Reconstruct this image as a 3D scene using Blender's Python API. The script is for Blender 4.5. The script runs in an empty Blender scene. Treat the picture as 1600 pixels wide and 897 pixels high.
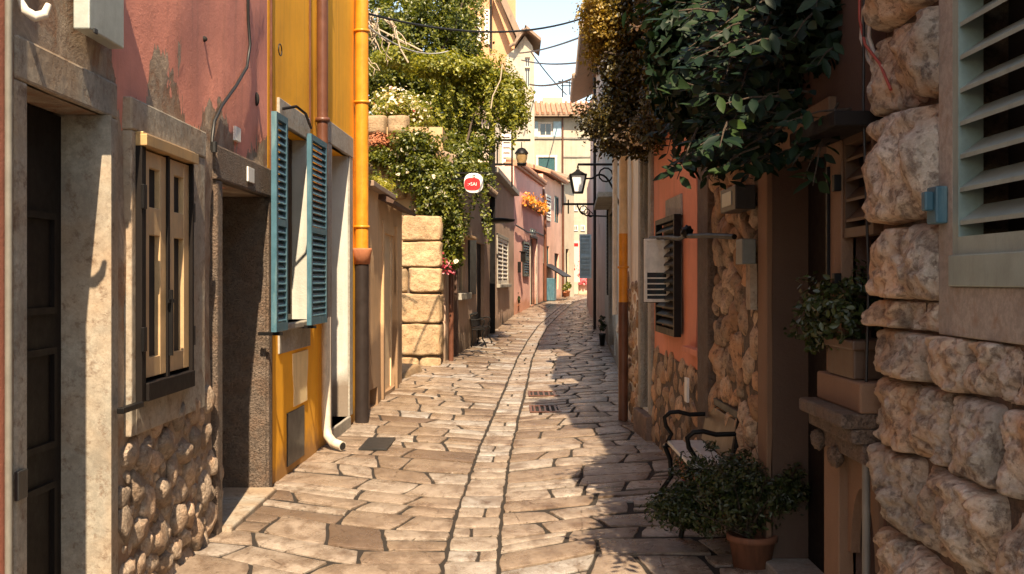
import bpy, math, random
import numpy as np
from mathutils import Vector, noise as mn
random.seed(7); rng = np.random.default_rng(7)
C = bpy.context.scene
COL = C.collection
R = math.radians
F = 1700.0; HY = 438.0; EYE = 1.6

# ------------------------------------------------------------------ geometry of the place
def lerp_pts(pts, t):
    if t <= pts[0][0]: return pts[0][1]
    for (a, va), (b, vb) in zip(pts, pts[1:]):
        if t <= b:
            u = (t - a) / (b - a); return va + (vb - va) * u
    return pts[-1][1]
GP = [(0, 0), (20, 0), (26, .05), (33, .17), (40, .36), (48, .68), (56, .82), (70, .85), (200, .85)]
def g(Y): return lerp_pts(GP, Y)
def G(px, py):
    Y = 5.0
    for _ in range(60): Y = .5 * Y + .5 * (EYE - g(Y)) * F / (py - HY)
    return ((px - 800) * Y / F, Y)
def ZP(py, Y): return EYE - (py - HY) * Y / F
def XP(px, Y): return (px - 800) * Y / F
def GC(pts, px, py): x, y = G(px, py); return (y, x)
CEN = [(0, -.24), (6, -.24), (7.5, -.235), (10.4, -.17), (13.5, -.06), (16.8, .06), (22.3, .25), (28, .55), (34, .95), (40, 1.55), (46, 2.3), (52, 3.2), (60, 5.0), (75, 8)]
def xc(Y): return lerp_pts(CEN, Y)
def gz(x, y): return g(y) + .03 * min(abs(x - xc(y)), 1.6) - .048

# ------------------------------------------------------------------ object helpers
ORG = {}
def tag(o, label=None, cat=None, group=None, kind=None):
    if label: o['label'] = label
    if cat: o['category'] = cat
    if group: o['group'] = group
    if kind: o['kind'] = kind
    return o
def thing(name, loc, label, cat, group=None):
    o = bpy.data.objects.new(name, None); COL.objects.link(o)
    o.location = loc; o.empty_display_size = .2
    ORG[o.name] = Vector(loc)
    return tag(o, label, cat, group)
class MB:
    def __init__(s): s.v = []; s.f = []; s.sm = []; s.tint = []
    def add(s, vs, fs, smooth=False, tint=None):
        b = len(s.v); s.v += [tuple(v) for v in vs]
        s.f += [tuple(i + b for i in f) for f in fs]; s.sm += [smooth] * len(fs)
        s.tint += [tint if tint is not None else .5] * len(vs)
    def hexa(s, p, tint=None):   # 8 points: bottom ring 0-3, top ring 4-7
        s.add(p, [(3, 2, 1, 0), (4, 5, 6, 7), (0, 1, 5, 4), (1, 2, 6, 5), (2, 3, 7, 6), (3, 0, 4, 7)], False, tint)
    def box(s, x0, x1, y0, y1, z0, z1, tint=None):
        s.hexa([(x0, y0, z0), (x1, y0, z0), (x1, y1, z0), (x0, y1, z0), (x0, y0, z1), (x1, y0, z1), (x1, y1, z1), (x0, y1, z1)], tint)
    def fbox(s, fr, s0, s1, z0, z1, o0, o1, tint=None):
        P = fr.p
        s.hexa([P(s0, z0, o0), P(s1, z0, o0), P(s1, z0, o1), P(s0, z0, o1), P(s0, z1, o0), P(s1, z1, o0), P(s1, z1, o1), P(s0, z1, o1)], tint)
    def bar(s, a, b, w, h, up=(0, 0, 1)):
        a = Vector(a); b = Vector(b); d = (b - a).normalized(); u = Vector(up)
        r = d.cross(u)
        if r.length < 1e-4: r = d.cross(Vector((1, 0, 0)))
        r.normalize(); u = r.cross(d).normalized(); r = r * w / 2; u = u * h / 2
        s.hexa([a - r - u, a + r - u, b + r - u, b - r - u, a - r + u, a + r + u, b + r + u, b - r + u])
    def tube(s, pts, r, n=8, cap=True):
        pts = [Vector(p) for p in pts]; rs = r if isinstance(r, (list, tuple)) else [r] * len(pts)
        vs = []; fs = []; prev = None
        for i, p in enumerate(pts):
            d = (pts[min(i + 1, len(pts) - 1)] - pts[max(i - 1, 0)]).normalized()
            if prev is None: a = d.orthogonal().normalized()
            else:
                a = prev - d * prev.dot(d); a = a.normalized() if a.length > 1e-5 else d.orthogonal().normalized()
            prev = a; b = d.cross(a)
            for k in range(n):
                t = 2 * math.pi * k / n; vs.append(p + (a * math.cos(t) + b * math.sin(t)) * rs[i])
        for i in range(len(pts) - 1):
            for k in range(n):
                k2 = (k + 1) % n; fs.append((i * n + k, i * n + k2, (i + 1) * n + k2, (i + 1) * n + k))
        s.add(vs, fs, True)
        if cap: s.add(vs[:n], [tuple(range(n))[::-1]]); s.add(vs[-n:], [tuple(range(n))])
    def lathe(s, c, prof, n=20):
        c = Vector(c); vs = []; fs = []
        for (r, z) in prof:
            for k in range(n):
                t = 2 * math.pi * k / n; vs.append(c + Vector((r * math.cos(t), r * math.sin(t), z)))
        for i in range(len(prof) - 1):
            for k in range(n):
                k2 = (k + 1) % n; fs.append((i * n + k, i * n + k2, (i + 1) * n + k2, (i + 1) * n + k))
        s.add(vs, fs, True)
    def build(s, name, mat, parent=None, bevel=0):
        me = bpy.data.meshes.new(name)
        org = ORG[parent.name] if parent else Vector((0, 0, 0))
        me.from_pydata([(v[0] - org.x, v[1] - org.y, v[2] - org.z) for v in s.v], [], s.f)
        me.polygons.foreach_set('use_smooth', s.sm)
        if any(t != .5 for t in s.tint):
            a = me.attributes.new('tint', 'FLOAT', 'POINT'); a.data.foreach_set('value', s.tint)
        me.materials.append(mat); me.update()
        o = bpy.data.objects.new(name, me); COL.objects.link(o)
        if parent: o.parent = parent
        ORG[o.name] = org
        if bevel:
            m = o.modifiers.new('edge', 'BEVEL'); m.width = bevel; m.segments = 2; m.limit_method = 'ANGLE'
        return o

# ------------------------------------------------------------------ materials
def new_mat(name):
    m = bpy.data.materials.new(name); m.use_nodes = True
    nt = m.node_tree; nt.nodes.clear()
    out = nt.nodes.new('ShaderNodeOutputMaterial'); b = nt.nodes.new('ShaderNodeBsdfPrincipled')
    nt.links.new(b.outputs[0], out.inputs[0])
    return m, nt, b, out
class N:
    def __init__(s, nt): s.nt = nt
    def pos(s): return s.nt.nodes.new('ShaderNodeNewGeometry').outputs['Position']
    def link(s, a, b): s.nt.links.new(a, b)
    def mapping(s, sc, loc=(0, 0, 0), rot=(0, 0, 0)):
        m = s.nt.nodes.new('ShaderNodeMapping'); m.inputs['Scale'].default_value = sc; m.inputs['Location'].default_value = loc; m.inputs['Rotation'].default_value = rot
        s.link(s.pos(), m.inputs[0]); return m.outputs[0]
    def noise(s, scale, detail=5, rough=.6, vec=None, dist=0):
        n = s.nt.nodes.new('ShaderNodeTexNoise'); n.inputs['Scale'].default_value = scale; n.inputs['Detail'].default_value = detail
        n.inputs['Roughness'].default_value = rough; n.inputs['Distortion'].default_value = dist
        s.link(vec if vec else s.pos(), n.inputs['Vector']); return n.outputs[0]
    def voro(s, scale, feature='F1', vec=None, out=0, rnd=1):
        n = s.nt.nodes.new('ShaderNodeTexVoronoi'); n.feature = feature; n.inputs['Scale'].default_value = scale; n.inputs['Randomness'].default_value = rnd
        s.link(vec if vec else s.pos(), n.inputs['Vector']); return n.outputs[out]
    def ramp(s, f, stops, interp='LINEAR'):
        n = s.nt.nodes.new('ShaderNodeValToRGB'); n.color_ramp.interpolation = interp
        el = n.color_ramp.elements
        while len(el) < len(stops): el.new(.5)
        for e, (p, c) in zip(el, stops):
            e.position = p; e.color = (c, c, c, 1) if isinstance(c, (int, float)) else (*c, 1)
        s.link(f, n.inputs[0]); return n.outputs[0]
    def math(s, op, a, b=None, c=None):
        n = s.nt.nodes.new('ShaderNodeMath'); n.operation = op
        for i, x in enumerate((a, b, c)):
            if x is None: continue
            if isinstance(x, (int, float)): n.inputs[i].default_value = x
            else: s.link(x, n.inputs[i])
        return n.outputs[0]
    def mix(s, f, a, b, mode='MIX'):
        n = s.nt.nodes.new('ShaderNodeMix'); n.data_type = 'RGBA'; n.blend_type = mode
        for sock, x in ((n.inputs[0], f), (n.inputs[6], a), (n.inputs[7], b)):
            if isinstance(x, (int, float)): sock.default_value = x
            elif isinstance(x, tuple): sock.default_value = (*x, 1)
            else: s.link(x, sock)
        return n.outputs[2]
    def bump(s, h, strength, dist, normal=None):
        n = s.nt.nodes.new('ShaderNodeBump'); n.inputs['Strength'].default_value = strength; n.inputs['Distance'].default_value = dist
        s.link(h, n.inputs['Height'])
        if normal: s.link(normal, n.inputs['Normal'])
        return n.outputs[0]
    def xyz(s, v=None):
        n = s.nt.nodes.new('ShaderNodeSeparateXYZ'); s.link(v if v else s.pos(), n.inputs[0]); return n.outputs
    def attr(s, name):
        n = s.nt.nodes.new('ShaderNodeAttribute'); n.attribute_name = name; return n
def sc(c, k): return tuple(min(1, x * k) for x in c)

def plaster(name, col, under=(.33, .26, .2), wear=.42, level=None, level_amp=.5, rough_bump=.3, dirt=(.16, .11, .075), streak=.5, base_level=None, seed=0, dip=None, fine=1.0):
    """painted lime plaster; `wear` size of small bare patches; below `level` (with a ragged edge) bare render shows"""
    m, nt, b, out = new_mat(name); n = N(nt)
    vec = n.mapping((1, 1, 1), (seed * 3.1, seed * 1.7, seed * .9))
    big = n.noise(.9, 6, .6, vec); mid = n.noise(5, 6, .65, vec); fin = n.noise(60, 4, .7, vec); vfin = n.noise(220, 2, .6, vec)
    c = n.mix(n.ramp(big, [(.3, 0), (.7, 1)]), sc(col, .84), sc(col, 1.1))
    c = n.mix(n.math('MULTIPLY', n.ramp(mid, [(.45, 0), (.75, 1)]), .4), c, sc(col, .72))
    st = n.noise(1, 5, .65, n.mapping((7, 7, .35), (seed, 2, 0)))
    c = n.mix(n.math('MULTIPLY', n.ramp(st, [(.5, 0), (.72, 1)]), streak), c, tuple(x * .45 + y * .35 for x, y in zip(col, dirt)))
    # bare patches
    z = n.xyz()[2]
    pn = n.noise(2.6, 8, .68, vec, .4)
    bare = n.ramp(pn, [(1 - wear - .005, 0), (1 - wear + .008, 1)])
    if level is not None:
        y = n.xyz()[1]
        e = n.noise(1.7, 9, .62, n.mapping((1, 1, .45), (0, seed * 5 + .3, 0)), .3)
        zz = n.math('ADD', z, n.math('MULTIPLY', n.math('SUBTRACT', .5, e), level_amp * 4))
        if dip: # level is higher for small y
            zz = n.math('SUBTRACT', zz, n.math('MULTIPLY', n.math('MAXIMUM', n.math('SUBTRACT', dip[0], y), 0), dip[1]))
        lv = n.ramp(n.math('SUBTRACT', zz, level - .5), [(.497, 1), (.503, 0)])
        bare = n.math('MAXIMUM', bare, lv)
    un = n.noise(3.4, 9, .7, n.mapping((1, 1, 1), (4, seed, 7)), .6)
    uc = n.ramp(un, [(.28, sc(under, .35)), (.42, (under[0] * .85, under[1] * .62, under[2] * .5)), (.5, sc(under, .9)), (.58, sc(under, 1.25)), (.7, sc(under, 1.75))])
    uc = n.mix(n.math('MULTIPLY', n.ramp(fin, [(.4, 0), (.7, 1)]), .35), uc, sc(under, .5))
    c = n.mix(bare, c, uc)
    if base_level is not None:
        e2 = n.noise(2.2, 7, .6, vec)
        bz = n.math('ADD', n.math('SUBTRACT', z, base_level - .5), n.math('MULTIPLY', n.math('SUBTRACT', .5, e2), .7))
        c = n.mix(n.math('MULTIPLY', n.ramp(bz, [(.42, 1), (.62, 0)]), .85), c, dirt)
    n.link(c, b.inputs['Base Color'])
    b.inputs['Roughness'].default_value = .85
    h = n.math('ADD', n.math('MULTIPLY', fin, .25 * fine), n.math('MULTIPLY', mid, .5))
    h = n.math('ADD', h, n.math('MULTIPLY', vfin, .1 * fine))
    h2 = n.math('ADD', h, n.math('MULTIPLY', bare, n.math('SUBTRACT', n.math('MULTIPLY', un, 1.6), 1.1)))
    n.link(n.bump(h2, rough_bump * 2, .02), b.inputs['Normal'])
    return m
def stone(name, col, dark=(.1, .065, .045), scale=1.0, bump=.8, light=1.5, rust=0.0, tintamt=.35, pitf=1.0):
    m, nt, b, out = new_mat(name); n = N(nt)
    a = n.noise(6 * scale, 8, .7, None, .3); p = n.noise(28 * scale, 6, .75); v = n.voro(38 * scale)
    c = n.ramp(a, [(.22, sc(col, .4)), (.42, sc(col, .78)), (.55, col), (.75, sc(col, light))])
    c = n.mix(n.math('MULTIPLY', n.ramp(n.noise(75 * scale, 4, .8), [(.4, 1), (.6, 0)]), .45), c, sc(col, .42))
    if rust: c = n.mix(n.math('MULTIPLY', n.ramp(n.noise(3.1 * scale, 4), [(.45, 0), (.6, 1)]), rust), c, (col[0] * .95, col[1] * .62, col[2] * .38))
    pit = n.ramp(p, [(.3, 0), (.48, 1)])
    c = n.mix(n.math('MULTIPLY', n.math('SUBTRACT', 1, pit), pitf), c, dark)
    t = n.attr('tint').outputs['Fac']
    tm = n.math('ADD', n.math('MULTIPLY', n.math('SUBTRACT', t, .5), tintamt * 2), 1)
    mm = nt.nodes.new('ShaderNodeVectorMath'); mm.operation = 'SCALE'; n.link(c, mm.inputs[0]); n.link(tm, mm.inputs['Scale'])
    n.link(mm.outputs[0], b.inputs['Base Color']); b.inputs['Roughness'].default_value = .8
    h = n.math('ADD', n.math('MULTIPLY', a, .8), n.math('MULTIPLY', pit, .35)); h = n.math('ADD', h, n.math('MULTIPLY', v, .3)); h = n.math('ADD', h, n.math('MULTIPLY', n.noise(70 * scale, 5, .8), .3))
    n.link(n.bump(h, bump, .025), b.inputs['Normal'])
    return m
def paint(name, col, rough=.45, wear=0.2, metal=0.0, bump=.15, scale=1, wearcol=None):
    m, nt, b, out = new_mat(name); n = N(nt); b.inputs['Specular IOR Level'].default_value = .2 if max(col) < .05 else .45
    a = n.noise(7 * scale, 6, .7); w = n.noise(1, 5, .7, n.mapping((18 * scale, 18 * scale, 2.2 * scale)))
    c = n.mix(n.ramp(a, [(.35, 0), (.7, 1)]), sc(col, .8), sc(col, 1.12))
    c = n.mix(n.math('MULTIPLY', n.ramp(w, [(.52, 0), (.68, 1)]), wear), c, wearcol or sc(col, .4))
    n.link(c, b.inputs['Base Color']); b.inputs['Metallic'].default_value = metal
    n.link(n.ramp(a, [(.2, rough * .75), (.8, min(1, rough * 1.35))]), b.inputs['Roughness'])
    n.link(n.bump(n.math('ADD', w, n.noise(90, 3)), bump, .004), b.inputs['Normal'])
    return m
def glass_mat():
    m, nt, b, out = new_mat('window_glass'); b.inputs['Base Color'].default_value = (.03, .04, .045, 1)
    b.inputs['Roughness'].default_value = .06; b.inputs['Specular IOR Level'].default_value = .8
    n = N(nt); n.link(n.bump(n.noise(3, 2), .05, .02), b.inputs['Normal']); return m
def leaf_mat(name, dark, light, trans=.45, rough=.4, spec=.5):
    m, nt, b, out = new_mat(name); n = N(nt)
    t = n.attr('tint').outputs['Fac']
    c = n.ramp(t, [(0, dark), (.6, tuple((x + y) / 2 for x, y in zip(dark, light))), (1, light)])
    n.link(c, b.inputs['Base Color']); b.inputs['Roughness'].default_value = rough; b.inputs['Specular IOR Level'].default_value = spec
    tr = nt.nodes.new('ShaderNodeBsdfTranslucent'); n.link(n.mix(1.0, c, (1.6, 1.5, .5), 'MULTIPLY'), tr.inputs[0])
    mx = nt.nodes.new('ShaderNodeMixShader'); mx.inputs[0].default_value = trans
    n.link(b.outputs[0], mx.inputs[1]); n.link(tr.outputs[0], mx.inputs[2]); n.link(mx.outputs[0], out.inputs[0]); return m
def slab_mat():
    m, nt, b, out = new_mat('paving_limestone'); n = N(nt)
    t = n.attr('tint').outputs['Fac']
    base = n.ramp(t, [(0, (.17, .12, .09)), (.25, (.28, .215, .165)), (.5, (.36, .29, .235)), (.75, (.42, .37, .325)), (1, (.42, .41, .40))])
    a = n.noise(3.4, 9, .78, None, .5); p = n.noise(30, 6, .8); f = n.noise(9, 6, .7, n.mapping((1, .45, 1)))
    c = n.mix(n.ramp(a, [(.35, 0), (.7, 1)]), n.mix(1.0, base, (.58, .53, .48), 'MULTIPLY'), n.mix(1.0, base, (1.22, 1.22, 1.22), 'MULTIPLY'))
    c = n.mix(n.math('MULTIPLY', n.ramp(n.noise(70, 4, .8), [(.42, 1), (.6, 0)]), .4), c, n.mix(1.0, base, (.5, .42, .36), 'MULTIPLY'))
    c = n.mix(n.math('MULTIPLY', n.ramp(f, [(.48, 0), (.62, 1)]), .7), c, (.14, .095, .068))
    ck = n.voro(1.9, 'DISTANCE_TO_EDGE', n.mapping((1, .8, 1))); wob = n.noise(7, 5); crk = n.ramp(n.math('ADD', ck, n.math('MULTIPLY', n.math('ABSOLUTE', n.math('SUBTRACT', wob, .5)), .25)), [(.004, 1), (.013, 0)])
    hole = n.math('MAXIMUM', n.ramp(p, [(.29, 1), (.37, 0)]), n.math('MULTIPLY', crk, .8))
    c = n.mix(hole, c, (.06, .04, .028))
    stn = n.ramp(n.noise(.8, 7, .65, n.mapping((1, .6, 1), (3.3, 1.2, 0))), [(.56, 0), (.63, .75)])
    c = n.mix(stn, c, n.mix(1.0, c, (.52, .42, .36), 'MULTIPLY'))
    n.link(c, b.inputs['Base Color'])
    n.link(n.ramp(n.noise(5, 6, .7), [(.3, .16), (.7, .48)]), b.inputs['Roughness'])
    h = n.math('SUBTRACT', n.math('ADD', n.math('MULTIPLY', f, .8), n.math('MULTIPLY', p, .3)), n.math('MULTIPLY', hole, .4))
    h = n.math('ADD', h, n.math('MULTIPLY', n.noise(120, 3, .7), .12)); n.link(n.bump(h, .8, .018), b.inputs['Normal']); return m
def plain(name, col, rough=.7, metal=0):
    m, nt, b, out = new_mat(name); n = N(nt)
    a = n.noise(12, 4); n.link(n.mix(a, sc(col, .75), sc(col, 1.2)), b.inputs['Base Color'])
    b.inputs['Roughness'].default_value = rough; b.inputs['Metallic'].default_value = metal; return m

M = {}
M['slab'] = slab_mat()
M['joint'] = plain('joint_dirt', (.018, .013, .010), .95)
M['earth'] = plain('ground_earth', (.2, .15, .1), .95)
M['pink'] = plaster('pink_plaster', (.76, .29, .21), under=(.33, .25, .185), wear=.28, level=2.62, level_amp=.62, seed=2, dip=(5.3, .75), base_level=.2)
M['salmon_l'] = plaster('salmon_plaster', (.5, .17, .11), wear=.25, seed=5)
M['yellow'] = plaster('yellow_plaster', (.97, .43, .02), under=(.66, .5, .28), wear=.27, rough_bump=.14, streak=.45, base_level=.12, dirt=(.30, .15, .05), seed=1, fine=.6)
M['sand'] = plaster('sandstone_plaster', (.60, .38, .21), under=(.3, .2, .12), wear=.32, base_level=.9, dirt=(.2, .12, .07), seed=3)
M['brownwall'] = plaster('brown_plaster', (.50, .33, .24), wear=.33, base_level=.5, seed=4)
M['umber'] = plaster('umber_plaster', (.44, .30, .22), wear=.3, base_level=.4, seed=6)
M['farpink'] = plaster('faded_pink_plaster', (.86, .48, .40), wear=.26, base_level=.8, dirt=(.55, .25, .15), seed=8, streak=.35)
M['farorange'] = plaster('peach_plaster', (.82, .47, .34), wear=.24, base_level=.8, dirt=(.5, .27, .15), seed=9, streak=.3)
M['cream'] = plaster('cream_plaster', (.58, .46, .33), wear=.3, seed=10, streak=.35)
M['creamgrey'] = plaster('grey_cream_plaster', (.44, .39, .31), wear=.34, under=(.42, .36, .28), seed=11, streak=.5)
M['tower'] = plaster('tower_plaster', (.60, .33, .18), wear=.3, under=(.55, .42, .3), seed=12, streak=.5)
M['greywall'] = plaster('grey_plaster', (.50, .50, .46), wear=.3, under=(.27, .24, .2), seed=13, base_level=.5)
M['pinkgrey'] = plaster('dusky_pink_plaster', (.60, .49, .44), wear=.3, seed=14)
M['salmon'] = plaster('salmon_render', (.72, .27, .17), under=(.36, .22, .15), wear=.2, seed=15, rough_bump=.15, streak=.4)
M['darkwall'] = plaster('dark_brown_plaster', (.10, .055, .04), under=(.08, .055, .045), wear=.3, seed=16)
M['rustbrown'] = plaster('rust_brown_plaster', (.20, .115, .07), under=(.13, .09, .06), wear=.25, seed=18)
M['umberdark'] = plaster('dark_umber_plaster', (.085, .05, .035), under=(.08, .06, .045), wear=.3, seed=19)
M['sunlit_cream'] = plaster('sunlit_yellow_plaster', (.85, .66, .36), wear=.2, seed=21)
M['sunlit_pl'] = plaster('sunlit_white_plaster', (.8, .72, .6), wear=.25, under=(.55, .45, .35), seed=17)
M['mortar'] = stone('mortar', (.22, .16, .12), scale=1.2, bump=.9, rust=.4)
M['rubble'] = stone('rubble_stone', (.42, .32, .24), scale=1.4, rust=.35, light=1.7, pitf=.6)
M['pillar'] = stone('sandstone_block', (.46, .32, .19), dark=(.3, .18, .1), scale=.8, bump=.7, light=1.2, rust=.2)
M['rustic'] = stone('rusticated_limestone', (.54, .46, .37), dark=(.12, .065, .045), scale=.75, bump=1.0, light=1.6, rust=.6, tintamt=.25, pitf=.8)
M['rusticwall'] = stone('orange_fieldstone', (.50, .36, .25), scale=1.0, rust=.6, light=1.4)
M['trim'] = stone('weathered_limestone_trim', (.57, .51, .42), dark=(.22, .13, .08), scale=.45, bump=.3, light=1.15, rust=.45)
M['roughtrim'] = stone('hammered_stone', (.27, .2, .155), dark=(.1, .07, .05), scale=2.2, bump=1.0, light=1.4, rust=.3)
M['palestone'] = stone('pale_stone', (.56, .52, .45), dark=(.4, .3, .22), scale=.5, bump=.2, light=1.1)
M['wood_dark'] = paint('dark_stained_wood', (.009, .006, .005), .65, .3)
M['wood_brown'] = paint('brown_wood', (.09, .05, .03), .5, .3)
M['black_iron'] = paint('black_iron', (.012, .011, .011), .45, .2, .3)
M['dark_frame'] = paint('dark_green_black_paint', (.022, .024, .022), .4, .3)
M['tan'] = paint('tan_paint', (.56, .38, .21), .38, .25, .15)
M['brass'] = paint('brass_paint', (.5, .32, .15), .4, .3, .3)
M['blue'] = paint('teal_blue_paint', (.045, .13, .175), .45, .45, wearcol=(.2, .3, .3))
M['lightblue'] = paint('light_blue_paint', (.40, .58, .66), .5, .25)
M['greygreen'] = paint('grey_green_paint', (.26, .34, .31), .4, .25)
M['teal'] = paint('dark_teal_paint', (.02, .09, .1), .5, .3)
M['white'] = paint('white_paint', (.72, .66, .58), .5, .3)
M['whitedoor'] = paint('aged_cream_paint', (.68, .5, .32), .5, .35)
M['brownpipe'] = paint('brown_pipe_paint', (.13, .05, .03), .35, .4)
M['yellowpipe'] = paint('orange_pipe_paint', (.66, .25, .03), .35, .3)
M['darkpipe'] = paint('dark_pipe_iron', (.03, .022, .02), .5, .3)
M['whitepipe'] = paint('white_pipe', (.62, .55, .45), .45, .5)
M['greypipe'] = paint('grey_pipe', (.17, .16, .14), .5, .3)
M['terracotta'] = paint('terracotta', (.42, .15, .07), .8, .3)
M['tile'] = paint('roof_tile', (.46, .24, .15), .8, .6, scale=.5)
M['oldtile'] = paint('old_roof_tile', (.30, .21, .15), .85, .6, scale=.5)
M['cable'] = plain('black_cable', (.012, .012, .012), .5)
M['lightcable'] = plain('grey_cable', (.5, .47, .42), .5)
M['redcable'] = plain('red_cable', (.35, .06, .04), .5)
M['glass'] = glass_mat()
M['void'] = plain('dark_interior', (.012, .01, .009), .9)
M['panel'] = paint('grey_metal_plate', (.42, .46, .43), .35, .25, .2)
M['hatch'] = paint('dark_metal_hatch', (.05, .05, .05), .4, .3, .5)
M['red'] = plain('red_sign_paint', (.6, .015, .02), .4)
M['signwhite'] = plain('white_sign_paint', (.75, .75, .72), .4)
M['cloth'] = plain('white_cloth', (.75, .7, .66), .9)
M['banner'] = plain('pale_pink_banner', (.8, .5, .44), .8)
M['bark'] = stone('bark', (.14, .095, .065), scale=2, bump=.9)
M['deadtwig'] = plain('dead_twig', (.45, .36, .27), .9)
M['benchwood'] = paint('pale_bench_wood', (.62, .64, .62), .35, .5, wearcol=(.3, .22, .15))
M['greymetal'] = paint('weathered_grey_metal', (.16, .18, .18), .45, .4)
M['benchback'] = paint('brown_bench_wood', (.09, .05, .03), .35, .5)
M['step'] = stone('worn_step_stone', (.38, .26, .2), scale=.6, bump=.3)
M['oldpot'] = paint('weathered_terracotta', (.22, .085, .045), .85, .5)
M['fine_sunlit'] = leaf_mat('sunlit_fine_leaf', (.10, .075, .015), (.50, .34, .08), .35)
M['flower_o'] = leaf_mat('orange_petals', (.75, .22, .03), (.9, .45, .08), .3)
M['flower_p'] = leaf_mat('pink_petals', (.55, .04, .09), (.8, .35, .35), .3)
M['crimson'] = leaf_mat('crimson_petals', (.22, .01, .03), (.5, .06, .1), .2)
M['flower_w'] = leaf_mat('white_petals', (.8, .65, .5), (.9, .85, .75), .3)
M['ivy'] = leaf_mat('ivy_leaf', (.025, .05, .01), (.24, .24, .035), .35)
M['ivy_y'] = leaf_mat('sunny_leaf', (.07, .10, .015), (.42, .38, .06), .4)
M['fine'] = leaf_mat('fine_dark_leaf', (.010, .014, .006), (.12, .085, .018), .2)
M['bigleaf'] = leaf_mat('glossy_dark_leaf', (.004, .015, .009), (.028, .055, .012), .12, .5, .22)
M['shrub'] = leaf_mat('shrub_leaf', (.012, .022, .008), (.06, .08, .02), .2)
M['lampglass'] = plain('frosted_glass', (.85, .9, .92), .15)

# ------------------------------------------------------------------ wall frames
class Fr:
    def __init__(s, A, B, side):     # side +1: street is towards +x of the wall (left walls); -1: towards -x
        s.A = Vector((A[0], A[1], 0)); d = Vector((B[0] - A[0], B[1] - A[1], 0)); s.L = d.length; s.d = d.normalized()
        s.n = Vector((s.d.y, -s.d.x, 0)) * side; s.side = side
    def p(s, u, z, o=0): return s.A + s.d * u + s.n * o + Vector((0, 0, z))
    def s(s_, px, o=0):   # distance along the wall where the sight line of column px meets it
        t = (px - 800) / F; A = s_.A + s_.n * o
        return (t * A.y - A.x) / (s_.d.x - t * s_.d.y)
    def z(s_, px, py, o=0):
        u = s_.s(px, o); y = s_.p(u, 0, o).y; return ZP(py, y)
    def y(s_, u): return s_.p(u, 0).y
def fr_front(x0, x1, Y): # wall facing the camera
    f = Fr((x0, Y), (x1, Y), 1); return f

def wall_mesh(fr, z0, z1, holes, depth, amp=.012, step=.3, ends=True, s0=0, s1=None):
    """closed shell: uneven front with recesses, sides, back, top. holes: (s0,s1,z0,z1,d)"""
    s1 = fr.L if s1 is None else s1
    mb = MB()
    S = {s0, s1}; Z = {z0, z1}
    for h in holes: S |= {h[0], h[1]}; Z |= {h[2], h[3]}
    def fill(K, st):
        K = sorted(K); o = []
        for a, b in zip(K, K[1:]):
            n = max(1, int(math.ceil((b - a) / st))); o += [a + (b - a) * i / n for i in range(n)]
        return o + [K[-1]]
    S = fill(S, step); Z = fill([z for z in Z], step)
    S = [a for i, a in enumerate(S) if i == 0 or a - S[i - 1] > 1e-6]; Z = [a for i, a in enumerate(Z) if i == 0 or a - Z[i - 1] > 1e-6]
    def off(u, z):
        p = fr.p(u, z); e = min(1, max(0, min(u - s0, s1 - u)) / .25) if ends else 1
        return (mn.noise(p * 1.3) * 1.6 + mn.noise(p * 3.7) * .7) * amp * e
    idx = {}; vs = []
    for i, u in enumerate(S):
        for j, z in enumerate(Z):
            idx[i, j] = len(vs); vs.append(fr.p(u, z, off(u, z)))
    fs = []
    def inhole(u, z):
        for h in holes:
            if h[0] < u < h[1] and h[2] < z < h[3]: return True
        return False
    fl = fr.side > 0
    for i in range(len(S) - 1):
        for j in range(len(Z) - 1):
            if inhole((S[i] + S[i + 1]) / 2, (Z[j] + Z[j + 1]) / 2): continue
            q = (idx[i, j], idx[i + 1, j], idx[i + 1, j + 1], idx[i, j + 1])
            fs.append(q if fl else q[::-1])
    mb.add(vs, fs, True)
    for h in holes:
        d = h[4]; a, b, c, e = h[:4]
        Sh = [u for u in S if a - 1e-6 <= u <= b + 1e-6]; Zh = [z for z in Z if c - 1e-6 <= z <= e + 1e-6]
        def strip(pts):
            vv = []; ff = []
            for (u, z) in pts: vv += [fr.p(u, z, off(u, z)), fr.p(u, z, -d)]
            for k in range(len(pts) - 1): ff.append((2 * k, 2 * k + 2, 2 * k + 3, 2 * k + 1))
            mb.add(vv, ff)
        strip([(u, c) for u in Sh]); strip([(u, e) for u in Sh]); strip([(a, z) for z in Zh]); strip([(b, z) for z in Zh])
        mb.add([fr.p(a, c, -d), fr.p(b, c, -d), fr.p(b, e, -d), fr.p(a, e, -d)], [(0, 1, 2, 3)])
    P = fr.p; D = -depth
    def side(pts_front, pts_back):
        vv = list(pts_front) + list(pts_back)[::-1]; mb.add(vv, [tuple(range(len(vv)))])
    side([P(s0, z, off(s0, z)) for z in Z], [P(s0, z0, D), P(s0, z1, D)])
    side([P(s1, z, off(s1, z)) for z in Z], [P(s1, z0, D), P(s1, z1, D)])
    side([P(u, z1, off(u, z1)) for u in S], [P(s0, z1, D), P(s1, z1, D)])
    mb.add([P(s0, z0, D), P(s1, z0, D), P(s1, z1, D), P(s0, z1, D)], [(0, 1, 2, 3)])
    return mb
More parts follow.
